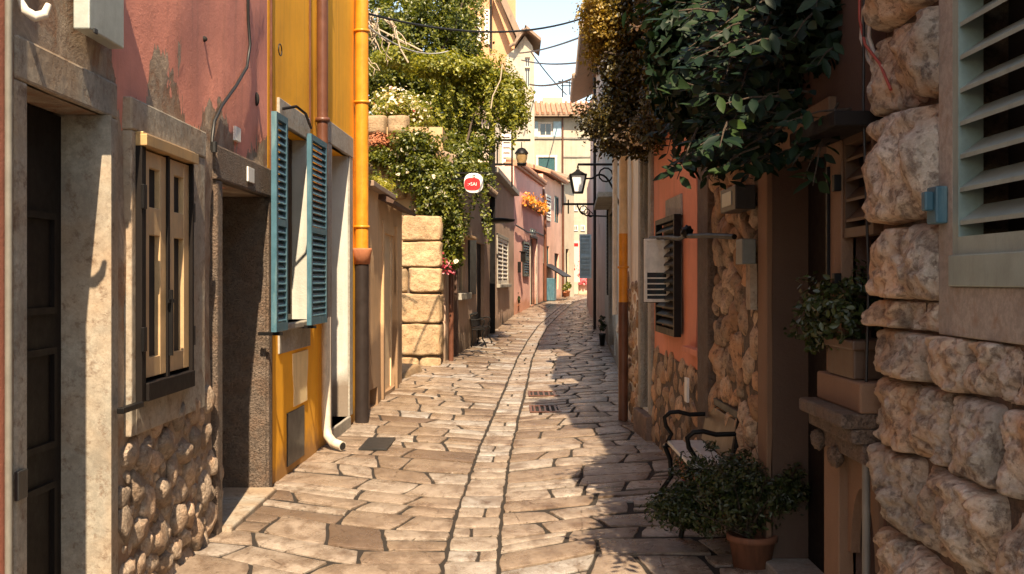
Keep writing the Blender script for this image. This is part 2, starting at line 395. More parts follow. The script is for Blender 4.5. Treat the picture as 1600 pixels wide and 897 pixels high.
def roof(parent, fr, z, depth, over=.35, rise=1.4, mat='tile', s0=0, s1=None, tiles=True, name='roof', e0=.0, e1=.0, wave=.18):
    """pitched roof rising away from the street, with rows of round tiles"""
    s1 = fr.L if s1 is None else s1
    mb = MB(); P = fr.p
    a, b = s0 - e0, s1 + e1
    pts = [P(a, z, over), P(b, z, over), P(b, z + rise, -depth / 2), P(a, z + rise, -depth / 2), P(b, z, -depth - over), P(a, z, -depth - over)]
    up = Vector((0, 0, .1))
    mb.add([*pts, *[p + up for p in pts]], [(0, 1, 2, 3), (3, 2, 4, 5), (6, 9, 8, 7), (9, 11, 10, 8), (0, 6, 7, 1), (5, 4, 10, 11), (0, 3, 9, 6), (3, 5, 11, 9), (1, 7, 8, 2), (2, 8, 10, 4)])
    o = mb.build(name, M[mat], parent)
    if tiles:
        t = MB(); k = a + wave / 2
        while k < b:
            t.tube([P(k, z + .1, over + .03), P(k, z + rise + .1, -depth / 2)], [.075, .065], 8)
            k += wave
        for (zz, oo) in ((z, over),): pass
        t.build('tile_course', M[mat], o)
    return o
def house(name, fr, z0, z1, holes, mat, depth, label, cat='house', amp=.012, roofmat=None, over=.3, rise=1.3, step=.3, **kw):
    root = thing(name, tuple(fr.p(fr.L / 2, z0, 0)), label, cat)
    w = wall_mesh(fr, z0, z1, holes, depth, amp, step).build('wall', M[mat], root)
    if roofmat: roof(root, fr, z1, depth, over, rise, roofmat, **kw)
    return root, w

# ------------------------------------------------------------------ stones
def lump(mb, fr, s0, s1, z0, z1, prot, nu=14, seed=0, rough=.35, power=3.2, back=-.03, tint=None, flat=7):
    vs = []; fs = []; cs, cz, hs, hz = (s0 + s1) / 2, (z0 + z1) / 2, (s1 - s0) / 2, (z1 - z0) / 2
    nv = max(5, int(nu * hz / hs)) if hs > hz else nu
    nu2 = max(5, int(nu * hs / hz)) if hz > hs else nu
    off = Vector((seed * 13.7, seed * 5.1, seed * 2.3))
    rs = random.Random(seed * 7 + int(s0 * 100)); pl = [(rs.uniform(-.4, .4), rs.uniform(-.4, .4), rs.uniform(.85, 1.1)) for _ in range(4)]
    for i in range(nu2 + 1):
        for j in range(nv + 1):
            a = -1 + 2 * i / nu2; b = -1 + 2 * j / nv
            a = math.copysign(abs(a) ** .75, a); b = math.copysign(abs(b) ** .75, b)
            m = max(abs(a), abs(b)); q = (abs(a) ** power + abs(b) ** power) ** (1 / power)
            k = m / q if q > 0 else 1
            u, v = a * k, b * k
            ang = Vector((a, b, 0)) * 1.2 + off
            wob = 1 + .09 * mn.noise(ang)
            h = (1 - m ** flat) ** .5 if m < 1 else 0
            p = Vector((cs + u * hs * wob, cz + v * hz * wob, 0)); q3 = Vector((p.x, p.y, 0)) + off
            n1 = mn.fractal(q3 * 7, .8, 2.1, 5); n2 = abs(mn.noise(q3 * 5.3 + Vector((9, 3, 1))))
            n3 = mn.noise(q3 * 3)
            fc_ = min(1.05, min(c0_ + ax_ * a + bx_ * b for ax_, bx_, c0_ in pl)) if rough > .3 else 1
            o = back + (prot - back) * h * fc_ * (1 + .55 * n3 * rough / .35) + rough * .10 * n1 * h - rough * .06 * max(0, .1 - n2) / .1 * h
            vs.append(fr.p(p.x, p.y, o))
    w = nv + 1
    for i in range(nu2):
        for j in range(nv):
            q = (i * w + j, (i + 1) * w + j, (i + 1) * w + j + 1, i * w + j + 1); fs.append(q if fr.side > 0 else q[::-1])
    mb.add(vs, fs, True, random.random() if tint is None else tint)
_ico = None
def ico():
    global _ico
    if _ico is None:
        import bmesh
        bm = bmesh.new(); bmesh.ops.create_icosphere(bm, subdivisions=3, radius=1)
        _ico = ([v.co.copy() for v in bm.verts], [tuple(v.index for v in f.verts) for f in bm.faces]); bm.free()
    return _ico
def rubble(mb, fr, s0, s1, z0, z1, rmin, rmax, n=400, prot=.8, stretch=1.3, clip=None):
    V, Fc = ico(); pts = []
    for k in range(n * 25):
        r = rmax - (rmax - rmin) * min(1, (k / (n * 12)) ** .6)
        a = random.uniform(s0, s1); b = random.uniform(z0, z1)
        if clip and not clip(a, b): continue
        if all(math.hypot((a - p[0]) / stretch, b - p[1]) > (r + p[2]) * .78 for p in pts): pts.append((a, b, r))
        if len(pts) >= n: break
    for (a, b, r) in pts:
        off = Vector((a * 7 + 3, b * 7, r * 50)); th = random.uniform(-.5, .5); ct, st = math.cos(th), math.sin(th)
        sx = r * stretch * random.uniform(.9, 1.25); sz = r * random.uniform(.85, 1.2); vs = []
        pl = []
        for _ in range(13):
            t1 = random.uniform(0, 6.28); yy = random.uniform(-.3, 1); q_ = math.sqrt(1 - yy * yy); pl.append((Vector((math.cos(t1) * q_, yy, math.sin(t1) * q_)), random.uniform(.58, .92)))
        for v in V:
            d = 1.15
            for n_, dk in pl:
                c_ = v.dot(n_)
                if c_ > .05: d = min(d, dk / c_)
            d *= 1 + .12 * mn.noise(v * 1.9 + off) + .07 * mn.noise(v * 5 + off) + .045 * mn.noise(v * 11 + off)
            q = v * d; bx = lambda t: t
            x = bx(q.x) * sx; z = bx(q.z) * sz
            vs.append(fr.p(a + x * ct - z * st, b + x * st + z * ct, q.y * r * prot))
        mb.add(vs, Fc if fr.side > 0 else [f[::-1] for f in Fc], True, random.random())

# ------------------------------------------------------------------ leaves
def leaf_cloud(name, mat, centers, normals, size, parent=None, aspect=2.0, tint=None, jitter=.6, fold=.25, droop=0.0):
    """one mesh of folded pointed leaves; centers (N,3), normals (N,3) preferred facing"""
    n = len(centers); c = np.asarray(centers, float); nn = np.asarray(normals, float) + rng.normal(0, jitter, (n, 3))
    nn /= np.linalg.norm(nn, axis=1, keepdims=True) + 1e-9
    r = rng.normal(0, 1, (n, 3)); r[:, 2] -= droop; d = r - nn * (r * nn).sum(1, keepdims=True); d /= np.linalg.norm(d, axis=1, keepdims=True) + 1e-9
    w = np.cross(nn, d); L = size * rng.uniform(.6, 1.25, (n, 1)); W = L / aspect
    T = np.array([(0, 0, 0), (.33, .5, fold * .5), (.72, .36, fold * .3), (1, 0, -.06), (.72, -.36, fold * .3), (.33, -.5, fold * .5), (.5, 0, -.02)])
    V = np.empty((n, 7, 3))
    for k, (a, b, e) in enumerate(T): V[:, k] = c + d * L * (a - .5) + w * W * b + nn * W * e
    base = (np.arange(n) * 7)[:, None]
    quads = np.concatenate([base + np.array([[0, 6, 2, 1]]), base + np.array([[6, 3, 2, 2]]), base + np.array([[0, 5, 4, 6]]), base + np.array([[6, 4, 3, 3]])])
    me = bpy.data.meshes.new(name); me.vertices.add(n * 7); me.vertices.foreach_set('co', V.ravel())
    q4 = np.concatenate([base + np.array([[0, 6, 2, 1]]), base + np.array([[0, 5, 4, 6]])]); q3 = np.concatenate([base + np.array([[6, 3, 2]]), base + np.array([[6, 4, 3]])])
    loops = np.concatenate([q4.ravel(), q3.ravel()]); me.loops.add(len(loops)); me.loops.foreach_set('vertex_index', loops.astype(np.int32))
    starts = np.concatenate([np.arange(len(q4)) * 4, len(q4) * 4 + np.arange(len(q3)) * 3]); me.polygons.add(len(starts))
    me.polygons.foreach_set('loop_start', starts.astype(np.int32))
    t = rng.beta(1.6, 1.9, n) if tint is None else np.clip(tint, 0, 1)
    a = me.attributes.new('tint', 'FLOAT', 'POINT'); a.data.foreach_set('value', np.repeat(t, 7).astype(np.float32))
    me.update(calc_edges=True); me.validate(); me.materials.append(mat)
    o = bpy.data.objects.new(name, me); COL.objects.link(o)
    if parent:
        o.parent = parent; org = ORG[parent.name]; ORG[o.name] = org; me.transform(__import__('mathutils').Matrix.Translation(-org))
    return o
def clumps(blobs, per, spread=.3, outer=.55):
    """blobs: (center, radii, n_clumps); returns centers, normals"""
    C_, N_ = [], []
    for (c, rad, k) in blobs:
        c = np.array(c); rad = np.array(rad)
        d = rng.normal(0, 1, (k, 3)); d /= np.linalg.norm(d, axis=1, keepdims=True)
        q = d * rad * rng.uniform(outer, 1.02, (k, 1)) + c
        s = spread * rng.uniform(.45, 1.6, (k, 1, 1))
        o = rng.normal(0, 1, (k, per, 3)); o *= (rng.uniform(0, 1, (k, per, 1)) ** .4) / np.linalg.norm(o, axis=2, keepdims=True); o *= s; o[..., 2] *= .7
        C_.append((q[:, None] + o).reshape(-1, 3)); nn = o / (s + 1e-6) * .6 + d[:, None] * .5 + np.array([0, 0, .6]); N_.append(nn.reshape(-1, 3))
    return np.concatenate(C_), np.concatenate(N_)
def trunk_of(points, radii, parent, name='trunk', mat='bark'):
    mb = MB(); mb.tube(points, radii, 9); return mb.build(name, M[mat], parent)
def branches(starts_ends, parent, r=.03, name='limb', mat='bark'):
    mb = MB()
    for a, b in starts_ends:
        a = Vector(a); b = Vector(b); pts = []
        for i in range(7):
            t = i / 6; p = a.lerp(b, t); p += Vector((mn.noise(p * 2.1), mn.noise(p * 2.3 + Vector((5, 0, 0))), mn.noise(p * 1.9 + Vector((0, 7, 0))))) * .18 * (t * (1 - t) * 4 + .1 * t)
            pts.append(p)
        mb.tube(pts, [r * (1 - .75 * i / 6) for i in range(7)], 6)
    return mb.build(name, M[mat], parent)

# ================================================================== THE SETTING
def sheet():
    mb = MB(); xs = [-400, -60, -20, -8, -4, -2.4, -1.6, -.8, -.2, .2, .8, 1.6, 2.4, 4, 8, 20, 60, 400]; ys = [-400, -60, -10] + [i * 2 for i in range(0, 40)] + [100, 200, 600, 2000]
    vs = [(x, y, g(y) - .12) for y in ys for x in xs]
    w = len(xs); fs = [(j * w + i, j * w + i + 1, (j + 1) * w + i + 1, (j + 1) * w + i) for j in range(len(ys) - 1) for i in range(w - 1)]
    mb.add(vs, fs, True); tag(mb.build('ground', M['joint']), kind='structure')
    bed = MB(); xs = [-3.2 + .1 * i for i in range(125)]; ys = [1.5 + .5 * i for i in range(150)]; w = len(xs)
    bed.add([(x, y, gz(x, y) - .011 + .004 * mn.noise(Vector((x * 5, y * 5, 1)))) for y in ys for x in xs], [(j * w + i, j * w + i + 1, (j + 1) * w + i + 1, (j + 1) * w + i) for j in range(len(ys) - 1) for i in range(w - 1)], True)
    tag(bed.build('paving_bed', M['joint']), kind='structure')
sheet()
def slab(mb, c, gap, thick, det, tint, nz):
    """c: four plan corners (x,y) counter-clockwise"""
    c = [Vector((x, y, 0)) for x, y in c]
    ctr = sum(c, Vector()) / 4
    w = ((c[1] - c[0]).length + (c[2] - c[3]).length) / 2; h = ((c[3] - c[0]).length + (c[2] - c[1]).length) / 2
    if w < .08 or h < .08: return
    def coords(L, gap):
        e = [gap, gap + .004, gap + .010]; k = max(1, int((L - .04) / det)); mid = [gap + .010 + (L - 2 * (gap + .010)) * i / k for i in range(1, k)]
        return [x / L for x in e + mid + [L - gap - .010, L - gap - .004, L - gap]]
    U, V = coords(w, gap * .5), coords(h, gap); vs = []; nu, nv = len(U), len(V)
    tx, ty = random.uniform(-.007, .007), random.uniform(-.006, .006); lift = random.uniform(-.004, .004)
    rad = random.uniform(.02, .06)
    for i, u in enumerate(U):
        for j, v in enumerate(V):
            p = (c[0] * (1 - u) + c[1] * u) * (1 - v) + (c[3] * (1 - u) + c[2] * u) * v
            du, dv = min(u, 1 - u) * w - gap, min(v, 1 - v) * h - gap
            if du < rad and dv < rad:   # round the corner
                k = 1 - (1 - du / rad) * (1 - dv / rad) * .3 * rad / max(.1, (p - ctr).length); p = ctr + (p - ctr) * k
            edge = min(i, j, nu - 1 - i, nv - 1 - j)
            q = Vector((p.x, p.y, 0)); wv = .014 if edge < 3 else .008
            p = p + Vector((mn.noise(q * 5 + Vector((0, 0, 3))) + .25 * mn.noise(q * 17 + Vector((0, 0, 3))), mn.noise(q * 6 + Vector((0, 0, 9))), 0)) * wv
            dz = (-thick, -.0025, 0)[edge] if edge < 3 else .001 + .003 * mn.noise(q * 4) + .0018 * mn.noise(q * 12)
            vs.append((p.x, p.y, gz(p.x, p.y) + dz + lift + tx * (u - .5) * w * 2 + ty * (v - .5)))
    fs = [(i * nv + j, (i + 1) * nv + j, (i + 1) * nv + j + 1, i * nv + j + 1) for i in range(nu - 1) for j in range(nv - 1)]
    b0 = len(mb.f); mb.add(vs, fs, True, tint)
    for k_, (i, j) in enumerate((i, j) for i in range(nu - 1) for j in range(nv - 1)):
        if i in (0, nu - 2) or j in (0, nv - 2): mb.sm[b0 + k_] = False
EL = [(0, -2.0), (8.3, -2.0), (12.9, -1.95), (17, -1.9), (17.2, -2.6), (20.3, -2.6), (20.6, -1.5), (24, -1.3), (36, -.4), (40, .0), (48, 1.5), (60, 3.2), (75, 7)]
ER = [(0, 1.6), (10.8, 1.55), (13, 1.6), (18, 2.0), (28, 2.55), (35, 2.85), (45, 3.3), (52, 5), (75, 12)]
def paving():
    mb = MB(); gut = MB(); y = 2.6
    gw = .155
    # rows on both sides of the gutter
    for side in (-1, 1):
        y = 2.4; k = .26
        while y < 66:
            dep = random.uniform(.34, .64) * (1 if y > 12 else .9)
            E = EL if side < 0 else ER
            W = abs(lerp_pts(E, y + .3) - xc(y)) - gw
            us = [0]
            while us[-1] < W - .3:
                us.append(us[-1] + random.choice([random.uniform(.26, .42), random.uniform(.4, .72)]) * (1.0 if y < 14 else 1.15))
            us[-1] = W if W - us[-2] < 1.4 else us[-1]
            if us[-1] < W: us.append(W)
            def pt(u, v):
                x = xc(v) + side * (gw + u); yy = v + k * u * (1 + .25 * math.sin(v * .9)) + .3 * mn.noise(Vector((u * .9, v * .6, side * 5))) * min(1, u * 3)
                return (x, yy)
            for a, b in zip(us, us[1:]):
                jb = random.uniform(-.06, .06); ja = jb_prev if a > 0 else 0; jb_prev = jb
                parts = [(0, 1)]
                if random.random() < .22 and (b - a) > .3: t = random.uniform(.4, .6); parts = [(0, t), (t, 1)]
                for (t0, t1) in parts:
                    ra = ja * .6
                    A_ = lambda t: a + ja * (1 - 2 * t); B_ = lambda t: b + jb * (1 - 2 * t)
                    c = [pt(A_(t0), y + dep * t0), pt(B_(t0), y + dep * t0), pt(B_(t1), y + dep * t1), pt(A_(t1), y + dep * t1)]
                    if side < 0: c = [c[1], c[0], c[3], c[2]]
                    near = y < 9 and side > 0 and a > .7
                    gap = random.uniform(.010, .019) + (random.uniform(.004, .022) if near else 0) + (.004 if y > 12 else 0)
                    bias = .56 if side > 0 else .45
                    slab(mb, c, gap, .05, .11 if y < 12 else (.2 if y < 25 else .5), min(1, max(0, random.gauss(bias, .27))), 0)
            y += dep
    y = 2.4
    while y < 62:
        dep = random.uniform(.2, .42) * (1 if y < 20 else 1.4); xs = [-gw, gw] if random.random() < .6 else [-gw, random.uniform(-.04, .04), gw]
        for a, b in zip(xs, xs[1:]):
            c = [(xc(y) + a, y), (xc(y) + b, y), (xc(y + dep) + b, y + dep), (xc(y + dep) + a, y + dep)]
            slab(gut, c, .009 + (.0 if y < 20 else .012), .045, .07 if y < 12 else .2, min(1, max(0, random.gauss(.72, .18))), 0)
        y += dep
    tag(mb.build('paving', M['slab']), kind='structure'); tag(gut.build('gutter_paving', M['slab']), kind='structure')
paving()

# ================================================================== shared pieces
def louvre_panel(root, name, P, s0, s1, z0, z1, o0, o1, mat, pitch=.055, tilt=.6, slat_t=.008, rail=.05, parent_frame=True, midrail=True):
    """a slatted shutter leaf; P(u,z,o) maps local coordinates"""
    fm = MB()
    def bx(mb, a, b, c, d, e, f): mb.hexa([P(a, c, e), P(b, c, e), P(b, c, f), P(a, c, f), P(a, d, e), P(b, d, e), P(b, d, f), P(a, d, f)])
    bx(fm, s0, s0 + rail, z0, z1, o0, o1); bx(fm, s1 - rail, s1, z0, z1, o0, o1)
    bx(fm, s0 + rail, s1 - rail, z0, z0 + rail * 1.3, o0, o1); bx(fm, s0 + rail, s1 - rail, z1 - rail, z1, o0, o1)
    zm = (z0 + z1) / 2
    if midrail: bx(fm, s0 + rail, s1 - rail, zm - rail / 2, zm + rail / 2, o0, o1)
    fo = fm.build(name, M[mat] if isinstance(mat, str) else mat, root)
    sm = MB(); z = z0 + rail * 1.3 + pitch * .6; th = (o1 - o0) * .45
    while z < z1 - rail - pitch * .4:
        if not midrail or abs(z - zm) > rail * .8:
            om = (o0 + o1) / 2; dz = pitch * tilt * .5
            a, b = s0 + rail * .9, s1 - rail * .9; t = slat_t
            sm.hexa([P(a, z + dz, om - th), P(b, z + dz, om - th), P(b, z - dz, om + th), P(a, z - dz, om + th), P(a, z + dz + t, om - th), P(b, z + dz + t, om - th), P(b, z - dz + t, om + th), P(a, z - dz + t, om + th)])
        z += pitch
    sm.build('slat', M[mat] if isinstance(mat, str) else mat, fo)
    return fo
def fwin(root, fr, s0, s1, z0, z1, o, frame='white', glass='glass', fw=.05, bars=1, cross=1, name='window'):
    """window: frame with panes in a recess; o = out-position of the frame front"""
    f = MB(); f.fbox(fr, s0, s0 + fw, z0, z1, o - .05, o); f.fbox(fr, s1 - fw, s1, z0, z1, o - .05, o); f.fbox(fr, s0 + fw, s1 - fw, z0, z0 + fw, o - .05, o); f.fbox(fr, s0 + fw, s1 - fw, z1 - fw, z1, o - .05, o)
    for i in range(bars):
        c = s0 + (s1 - s0) * (i + 1) / (bars + 1); f.fbox(fr, c - .02, c + .02, z0 + fw, z1 - fw, o - .045, o - .005)
    fo = f.build(name, M[frame], root)
    p = MB(); p.fbox(fr, s0 + fw * .6, s1 - fw * .6, z0 + fw * .6, z1 - fw * .6, o - .04, o - .03); p.build('pane', M[glass], fo)
    return fo
def fbuild(root, fr, name, mat, boxes, bevel=0):
    m = MB()
    for b in boxes: m.fbox(fr, *b)
    return m.build(name, M[mat], root, bevel)
def surround(root, fr, s0, s1, z0, z1, w, mat, proud=.03, lintel=None, name='jamb', sill=None, bev=.008):
    l = lintel or w
    fbuild(root, fr, name, mat, [(s0 - w, s0, z0, z1, -.05, proud)], bev); fbuild(root, fr, name, mat, [(s1, s1 + w, z0, z1, -.05, proud)], bev)
    fbuild(root, fr, 'lintel', mat, [(s0 - w - .01, s1 + w + .01, z1, z1 + l, -.05, proud + .004)], bev)
    if sill: fbuild(root, fr, 'sill', mat, [(s0 - w - .02, s1 + w + .02, z0 - sill, z0, -.05, proud + .05)], bev)

# ================================================================== LEFT SIDE
XL = -1.88
# --- salmon neighbour at the very left
fN = Fr((XL, 0), (XL, 4.07), 1)
rt, w = house('salmon_house', fN, -.1, 7.2, [], 'salmon_l', 6, 'salmon red house at the extreme left edge, before the cream stone doorway', roofmat='oldtile')
m = MB(); m.tube([(XL + .02, 4.02, -.05), (XL + .02, 4.02, 9)], .014); m.build('downpipe', M['greypipe'], rt)
m = MB(); m.tube([(XL + .01, 4.12, 2.68), (XL + .03, 4.13, 2.625), (XL + .06, 4.15, 2.605), (XL + .09, 4.17, 2.62), (XL + .1, 4.18, 2.66)], [.008, .018, .02, .018, .012], 12)
o = m.build('wall_spotlight', M['white']); tag(o, 'small white curved spotlight fixed high on the wall above the cream stone doorway', 'spotlight')
# --- pink house
fA = Fr((XL, 4.09), (XL, 8.36), 1)
sx = fA.s
D0, D1 = fA.s(43, .01), fA.s(165, .01); DZ = 2.36
W0, W1, WZ0, WZ1 = fA.s(219, .06), fA.s(298, .05), 1.0, 2.33
E0, E1, EZ = fA.s(346, .03), sx(412), 2.23
rt, w = house('pink_house', fA, -.1, 9.0, [(D0, D1, -.02, DZ, .23), (W0, W1, WZ0, WZ1, .12), (E0, E1, -.02, EZ, .36)], 'pink', 6, 'pink peeling plaster house with cream stone doorway, tan shutters and rubble base', amp=.02, step=.16, roofmat='oldtile')
pink_root = rt
# cream door surround
fbuild(rt, fA, 'jamb', 'trim', [(sx(21), D0, -.08, DZ, -.03, .012)], .01)
fbuild(rt, fA, 'jamb', 'trim', [(D1, sx(181), -.08, DZ, -.03, .014)], .01)
fbuild(rt, fA, 'lintel', 'trim', [(sx(22), sx(179), DZ, 2.53, -.03, .016)], .012)
fbuild(rt, fA, 'reveal', 'trim', [(D1 - .012, D1 + .0, -.02, DZ - .002, -.226, .04)])
door = fbuild(rt, fA, 'door', 'wood_dark', [(D0, D1, -.02, DZ - .01, -.227, -.19)])
fbuild(door, fA, 'panel_moulding', 'wood_dark', [b for zz in (.25, .85, 1.45) for b in ((D0 + .1, D1 - .1, zz, zz + .03, -.19, -.17), (D0 + .1, D1 - .1, zz + .42, zz + .45, -.19, -.17), (D0 + .1, D0 + .13, zz + .03, zz + .42, -.19, -.17), (D1 - .13, D1 - .1, zz + .03, zz + .42, -.19, -.17))])
fbuild(door, fA, 'handle', 'brass', [(D0 + .06, D0 + .09, .98, 1.1, -.19, -.16)], .004)
o = fbuild(None, fA, 'letter_box', 'hatch', [(fA.s(29, .03), fA.s(44, .03), fA.z(36, 775), fA.z(36, 730), .013, .03)], .004); tag(o, 'small grey metal box on the near jamb of the cream stone doorway', 'box')
# window: stone frame, dark box frame, two tan shutters with cut-outs
fbuild(rt, fA, 'window_jamb', 'trim', [(fA.s(206, .04), W0, .84, WZ1, -.03, .04)], .008); fbuild(rt, fA, 'window_jamb', 'trim', [(W1, sx(310), .84, WZ1, -.03, .04)], .008)
fbuild(rt, fA, 'window_lintel', 'trim', [(fA.s(205, .04), sx(311), WZ1, 2.49, -.03, .045)], .01); fbuild(rt, fA, 'window_sill', 'trim', [(W0, W1, .84, WZ0, -.03, .042)], .008)
win = fbuild(rt, fA, 'window_frame', 'wood_dark', [(W0, W0 + .06, WZ0, WZ1 - .07, -.05, .07), (W1 - .03, W1, WZ0, WZ1 - .07, -.05, .07), (W0 + .06, W1 - .03, WZ0, WZ0 + .09, -.05, .085), (W0 + .06, W1 - .03, WZ0 + .09, WZ1 - .07, -.08, -.05)], .004)
fbuild(win, fA, 'head_moulding', 'brass', [(W0 - .005, W1 + .005, WZ1 - .07, WZ1 - .012, -.05, .095), (W0, W1, WZ1 - .012, WZ1, -.05, .075)], .004)
mid = (W0 + .06 + W1 - .03) / 2
for (a, b) in ((W0 + .07, mid - .022), (mid + .022, W1 - .035)):
    zb, zt = WZ0 + .11, WZ1 - .08; wv = (b - a); r = wv * .26
    sh = fbuild(rt, fA, 'shutter', 'tan', [(a, a + r, zb, zt, .01, .05), (b - r, b, zb, zt, .01, .05), (a + r, b - r, zb, zb + .1, .01, .049), (a + r, b - r, zb + .72, zb + .86, .01, .049), (a + r, b - r, zt - .08, zt, .01, .049)], .003)
    fbuild(sh, fA, 'recessed_panel', 'void', [(a + r, b - r, zb + .1, zt - .08, .005, .02)])
fbuild(win, fA, 'centre_post', 'wood_dark', [(mid - .018, mid + .018, WZ0 + .09, WZ1 - .07, -.04, .06)], .003)
fbuild(win, fA, 'latch', 'black_iron', [(mid - .05, mid + .06, 1.48, 1.5, .06, .075), (mid - .008, mid + .008, 1.2, 1.55, .06, .08)])
for zz in (1.25, 1.95): fbuild(win, fA, 'hinge', 'black_iron', [(W0 - .02, W0 + .03, zz, zz + .12, .07, .085)], .003); fbuild(win, fA, 'hinge', 'black_iron', [(W1 - .01, W1 + .03, zz - .02, zz + .09, .05, .07)], .003)
# rubble base under the window
m = MB(); rubble(m, fA, sx(190), sx(338), -.06, .9, .028, .11, 420, .55, 1.15, clip=lambda a, b: b < .8 + .12 * (a - sx(190)) / .8 and (a < sx(322) or b < .5)); m.build('rubble', M['rubble'], rt)
# rough stone frame of the dark second door
fbuild(rt, fA, 'door_lintel', 'roughtrim', [(sx(328), sx(417.5), EZ, 2.45, -.03, .045)], .014)
fbuild(rt, fA, 'door_jamb', 'roughtrim', [(sx(330), E0, -.08, EZ, -.03, .04)], .014); fbuild(rt, fA, 'door_jamb', 'roughtrim', [(E1, sx(417.5), -.08, EZ, -.03, .04)], .012)
fbuild(rt, fA, 'door_reveal', 'roughtrim', [(E1 - .02, E1 - .001, -.02, EZ - .003, -.35, .02)])
d2 = fbuild(rt, fA, 'door', 'void', [(E0, E1 - .02, -.02, EZ - .01, -.357, -.32)]); fbuild(d2, fA, 'handle', 'brass', [(E0 + .08, E0 + .11, .95, 1.08, -.32, -.29)], .004)
fbuild(rt, fA, 'threshold', 'trim', [(E0 - .02, E1, -.06, .035, -.3, .1)], .012)
o = fbuild(None, fA, 'house_number_tile', 'signwhite', [(sx(374), sx(384), fA.z(379, 285), fA.z(379, 262), .05, .062)], .003); tag(o, 'small cream tile on the rough stone lintel above the dark doorway', 'tile')
o = fbuild(None, fA, 'vent_tile', 'signwhite', [(sx(364), sx(371.5), fA.z(368, 221), fA.z(368, 199), -.01, .022)], .002); tag(o, 'tiny white vent tile set in pink plaster above the dark doorway', 'vent')
o = fbuild(None, fA, 'meter_cabinet', 'panel', [(sx(103), sx(160), fA.z(130, 60), 3.35, .03, .1)], .006); tag(o, 'pale grey-green metal cabinet high above the cream stone doorway', 'cabinet')
fbuild(o, fA, 'lock', 'hatch', [(sx(108), sx(114), fA.z(110, 52), fA.z(110, 44), .1, .108)], .002)
o = fbuild(None, fA, 'iron_bracket', 'black_iron', [(sx(165), sx(198), fA.z(180, 642), fA.z(180, 633), .05, .085)], .004); tag(o, 'short black iron bar beside the far jamb of the cream doorway', 'bracket')
m = MB(); pts = [(379, -40), (380, 30), (383, 70), (378, 105), (360, 135), (338, 165), (326, 190), (323, 215), (322, 235)]
m.tube([fA.p(sx(a), fA.z(a, b), .035) for a, b in pts], .011, 8); o = m.build('hanging_cable', M['cable']); tag(o, 'thick black cable hanging down the pink wall to the dark doorway lintel', 'cable')
m = MB(); m.tube([fA.p(sx(322), fA.z(322, 238), .05), fA.p(sx(322), fA.z(322, 222), .05)], .02); m.build('cable_end', M['cable'], o)
for (a, b, r) in ((319, 61, .018), (401, 155, .028)):
    m = MB(); V, Fc = ico(); cc = fA.p(sx(a), fA.z(a, b), .0); m.add([(cc.x + v.x * .02, cc.y + v.y * r, cc.z + v.z * r * (1.8 if r > .02 else 1)) for v in V], Fc, True); m.build('plaster_hole', M['void'], rt)
# --- yellow house
BC = (-1.76, 12.9)
fB = Fr((XL, 8.37), BC, 1); sb = fB.s
ws0, ws1 = sb(438), sb(481); wz0, wz1 = 1.25, 2.86
ds0, ds1 = sb(515), sb(543); dz0, dz1 = .12, 2.95
rt, w = house('yellow_house', fB, -.1, 8.6, [(ws0, ws1, wz0, wz1, .2), (ds0, ds1, dz0, dz1, .25)], 'yellow', 6, 'bright yellow house with blue shutters and brown downpipe', amp=.012, roofmat='oldtile')
yroot = rt
fbuild(rt, fB, 'lintel', 'palestone', [(ws0 - .1, ws1 + .02, wz1, wz1 + .2, -.03, .02)], .008)
fbuild(rt, fB, 'sill', 'palestone', [(ws0 - .14, ws1 + .08, wz0 - .05, wz0 + .0, -.19, .08)], .01); fbuild(rt, fB, 'apron', 'palestone', [(ws0 - .1, ws1 + .02, wz0 - .24, wz0 - .05, -.03, .02)], .006)
fbuild(rt, fB, 'reveal', 'greywall', [(ws1 - .015, ws1, wz0, wz1, -.195, .005)])
fwin(rt, fB, ws0, ws1 - .015, wz0, wz1, -.14, 'wood_brown', bars=1)
for (pa, pb) in ((sb(428, .145), sb(446, .145)), (sb(483, .145), sb(508, .145))):
    louvre_panel(rt, 'shutter', fB.p, pa, pb, wz0 - .03, wz1 - .02, .125, .165, 'blue', pitch=.055, tilt=1.0, rail=.05)
    fbuild(rt, fB, 'shutter_pin', 'black_iron', [(pa + .1, pa + .13, wz0 - .06, wz0 - .035, .0, .18)])
m = MB(); q = [fB.p(ws0 - .02, wz1 + .12, .02), fB.p(ws0 + .05, wz1 + .15, .12), fB.p(ws0 + .3, wz1 + .13, .14), fB.p(ws1 - .1, wz1 + .1, .05)]
m.tube(q, .012, 6); m.build('awning_rod', M['black_iron'], rt)
surround(rt, fB, ds0, ds1, dz0, dz1, sb(515) - sb(509), 'palestone', .025, .22, 'door_jamb')
fbuild(rt, fB, 'step', 'palestone', [(ds0 - .05, ds1 + .05, -.03, dz0, -.24, .03)], .01)
dd = fbuild(rt, fB, 'door', 'wood_brown', [(ds0, ds1, dz0, dz1 - .4, -.245, -.2)]); fbuild(dd, fB, 'transom', 'glass', [(ds0, ds1, dz1 - .38, dz1, -.245, -.21)])
fbuild(rt, fB, 'reveal', 'greywall', [(ds1 - .012, ds1, dz0, dz1, -.24, .005)])
o = fbuild(None, fB, 'metal_hatch', 'hatch', [(sb(447), sb(473), .06, .5, .002, .016)], .003); tag(o, 'dark square metal hatch at the foot of the yellow wall', 'hatch')
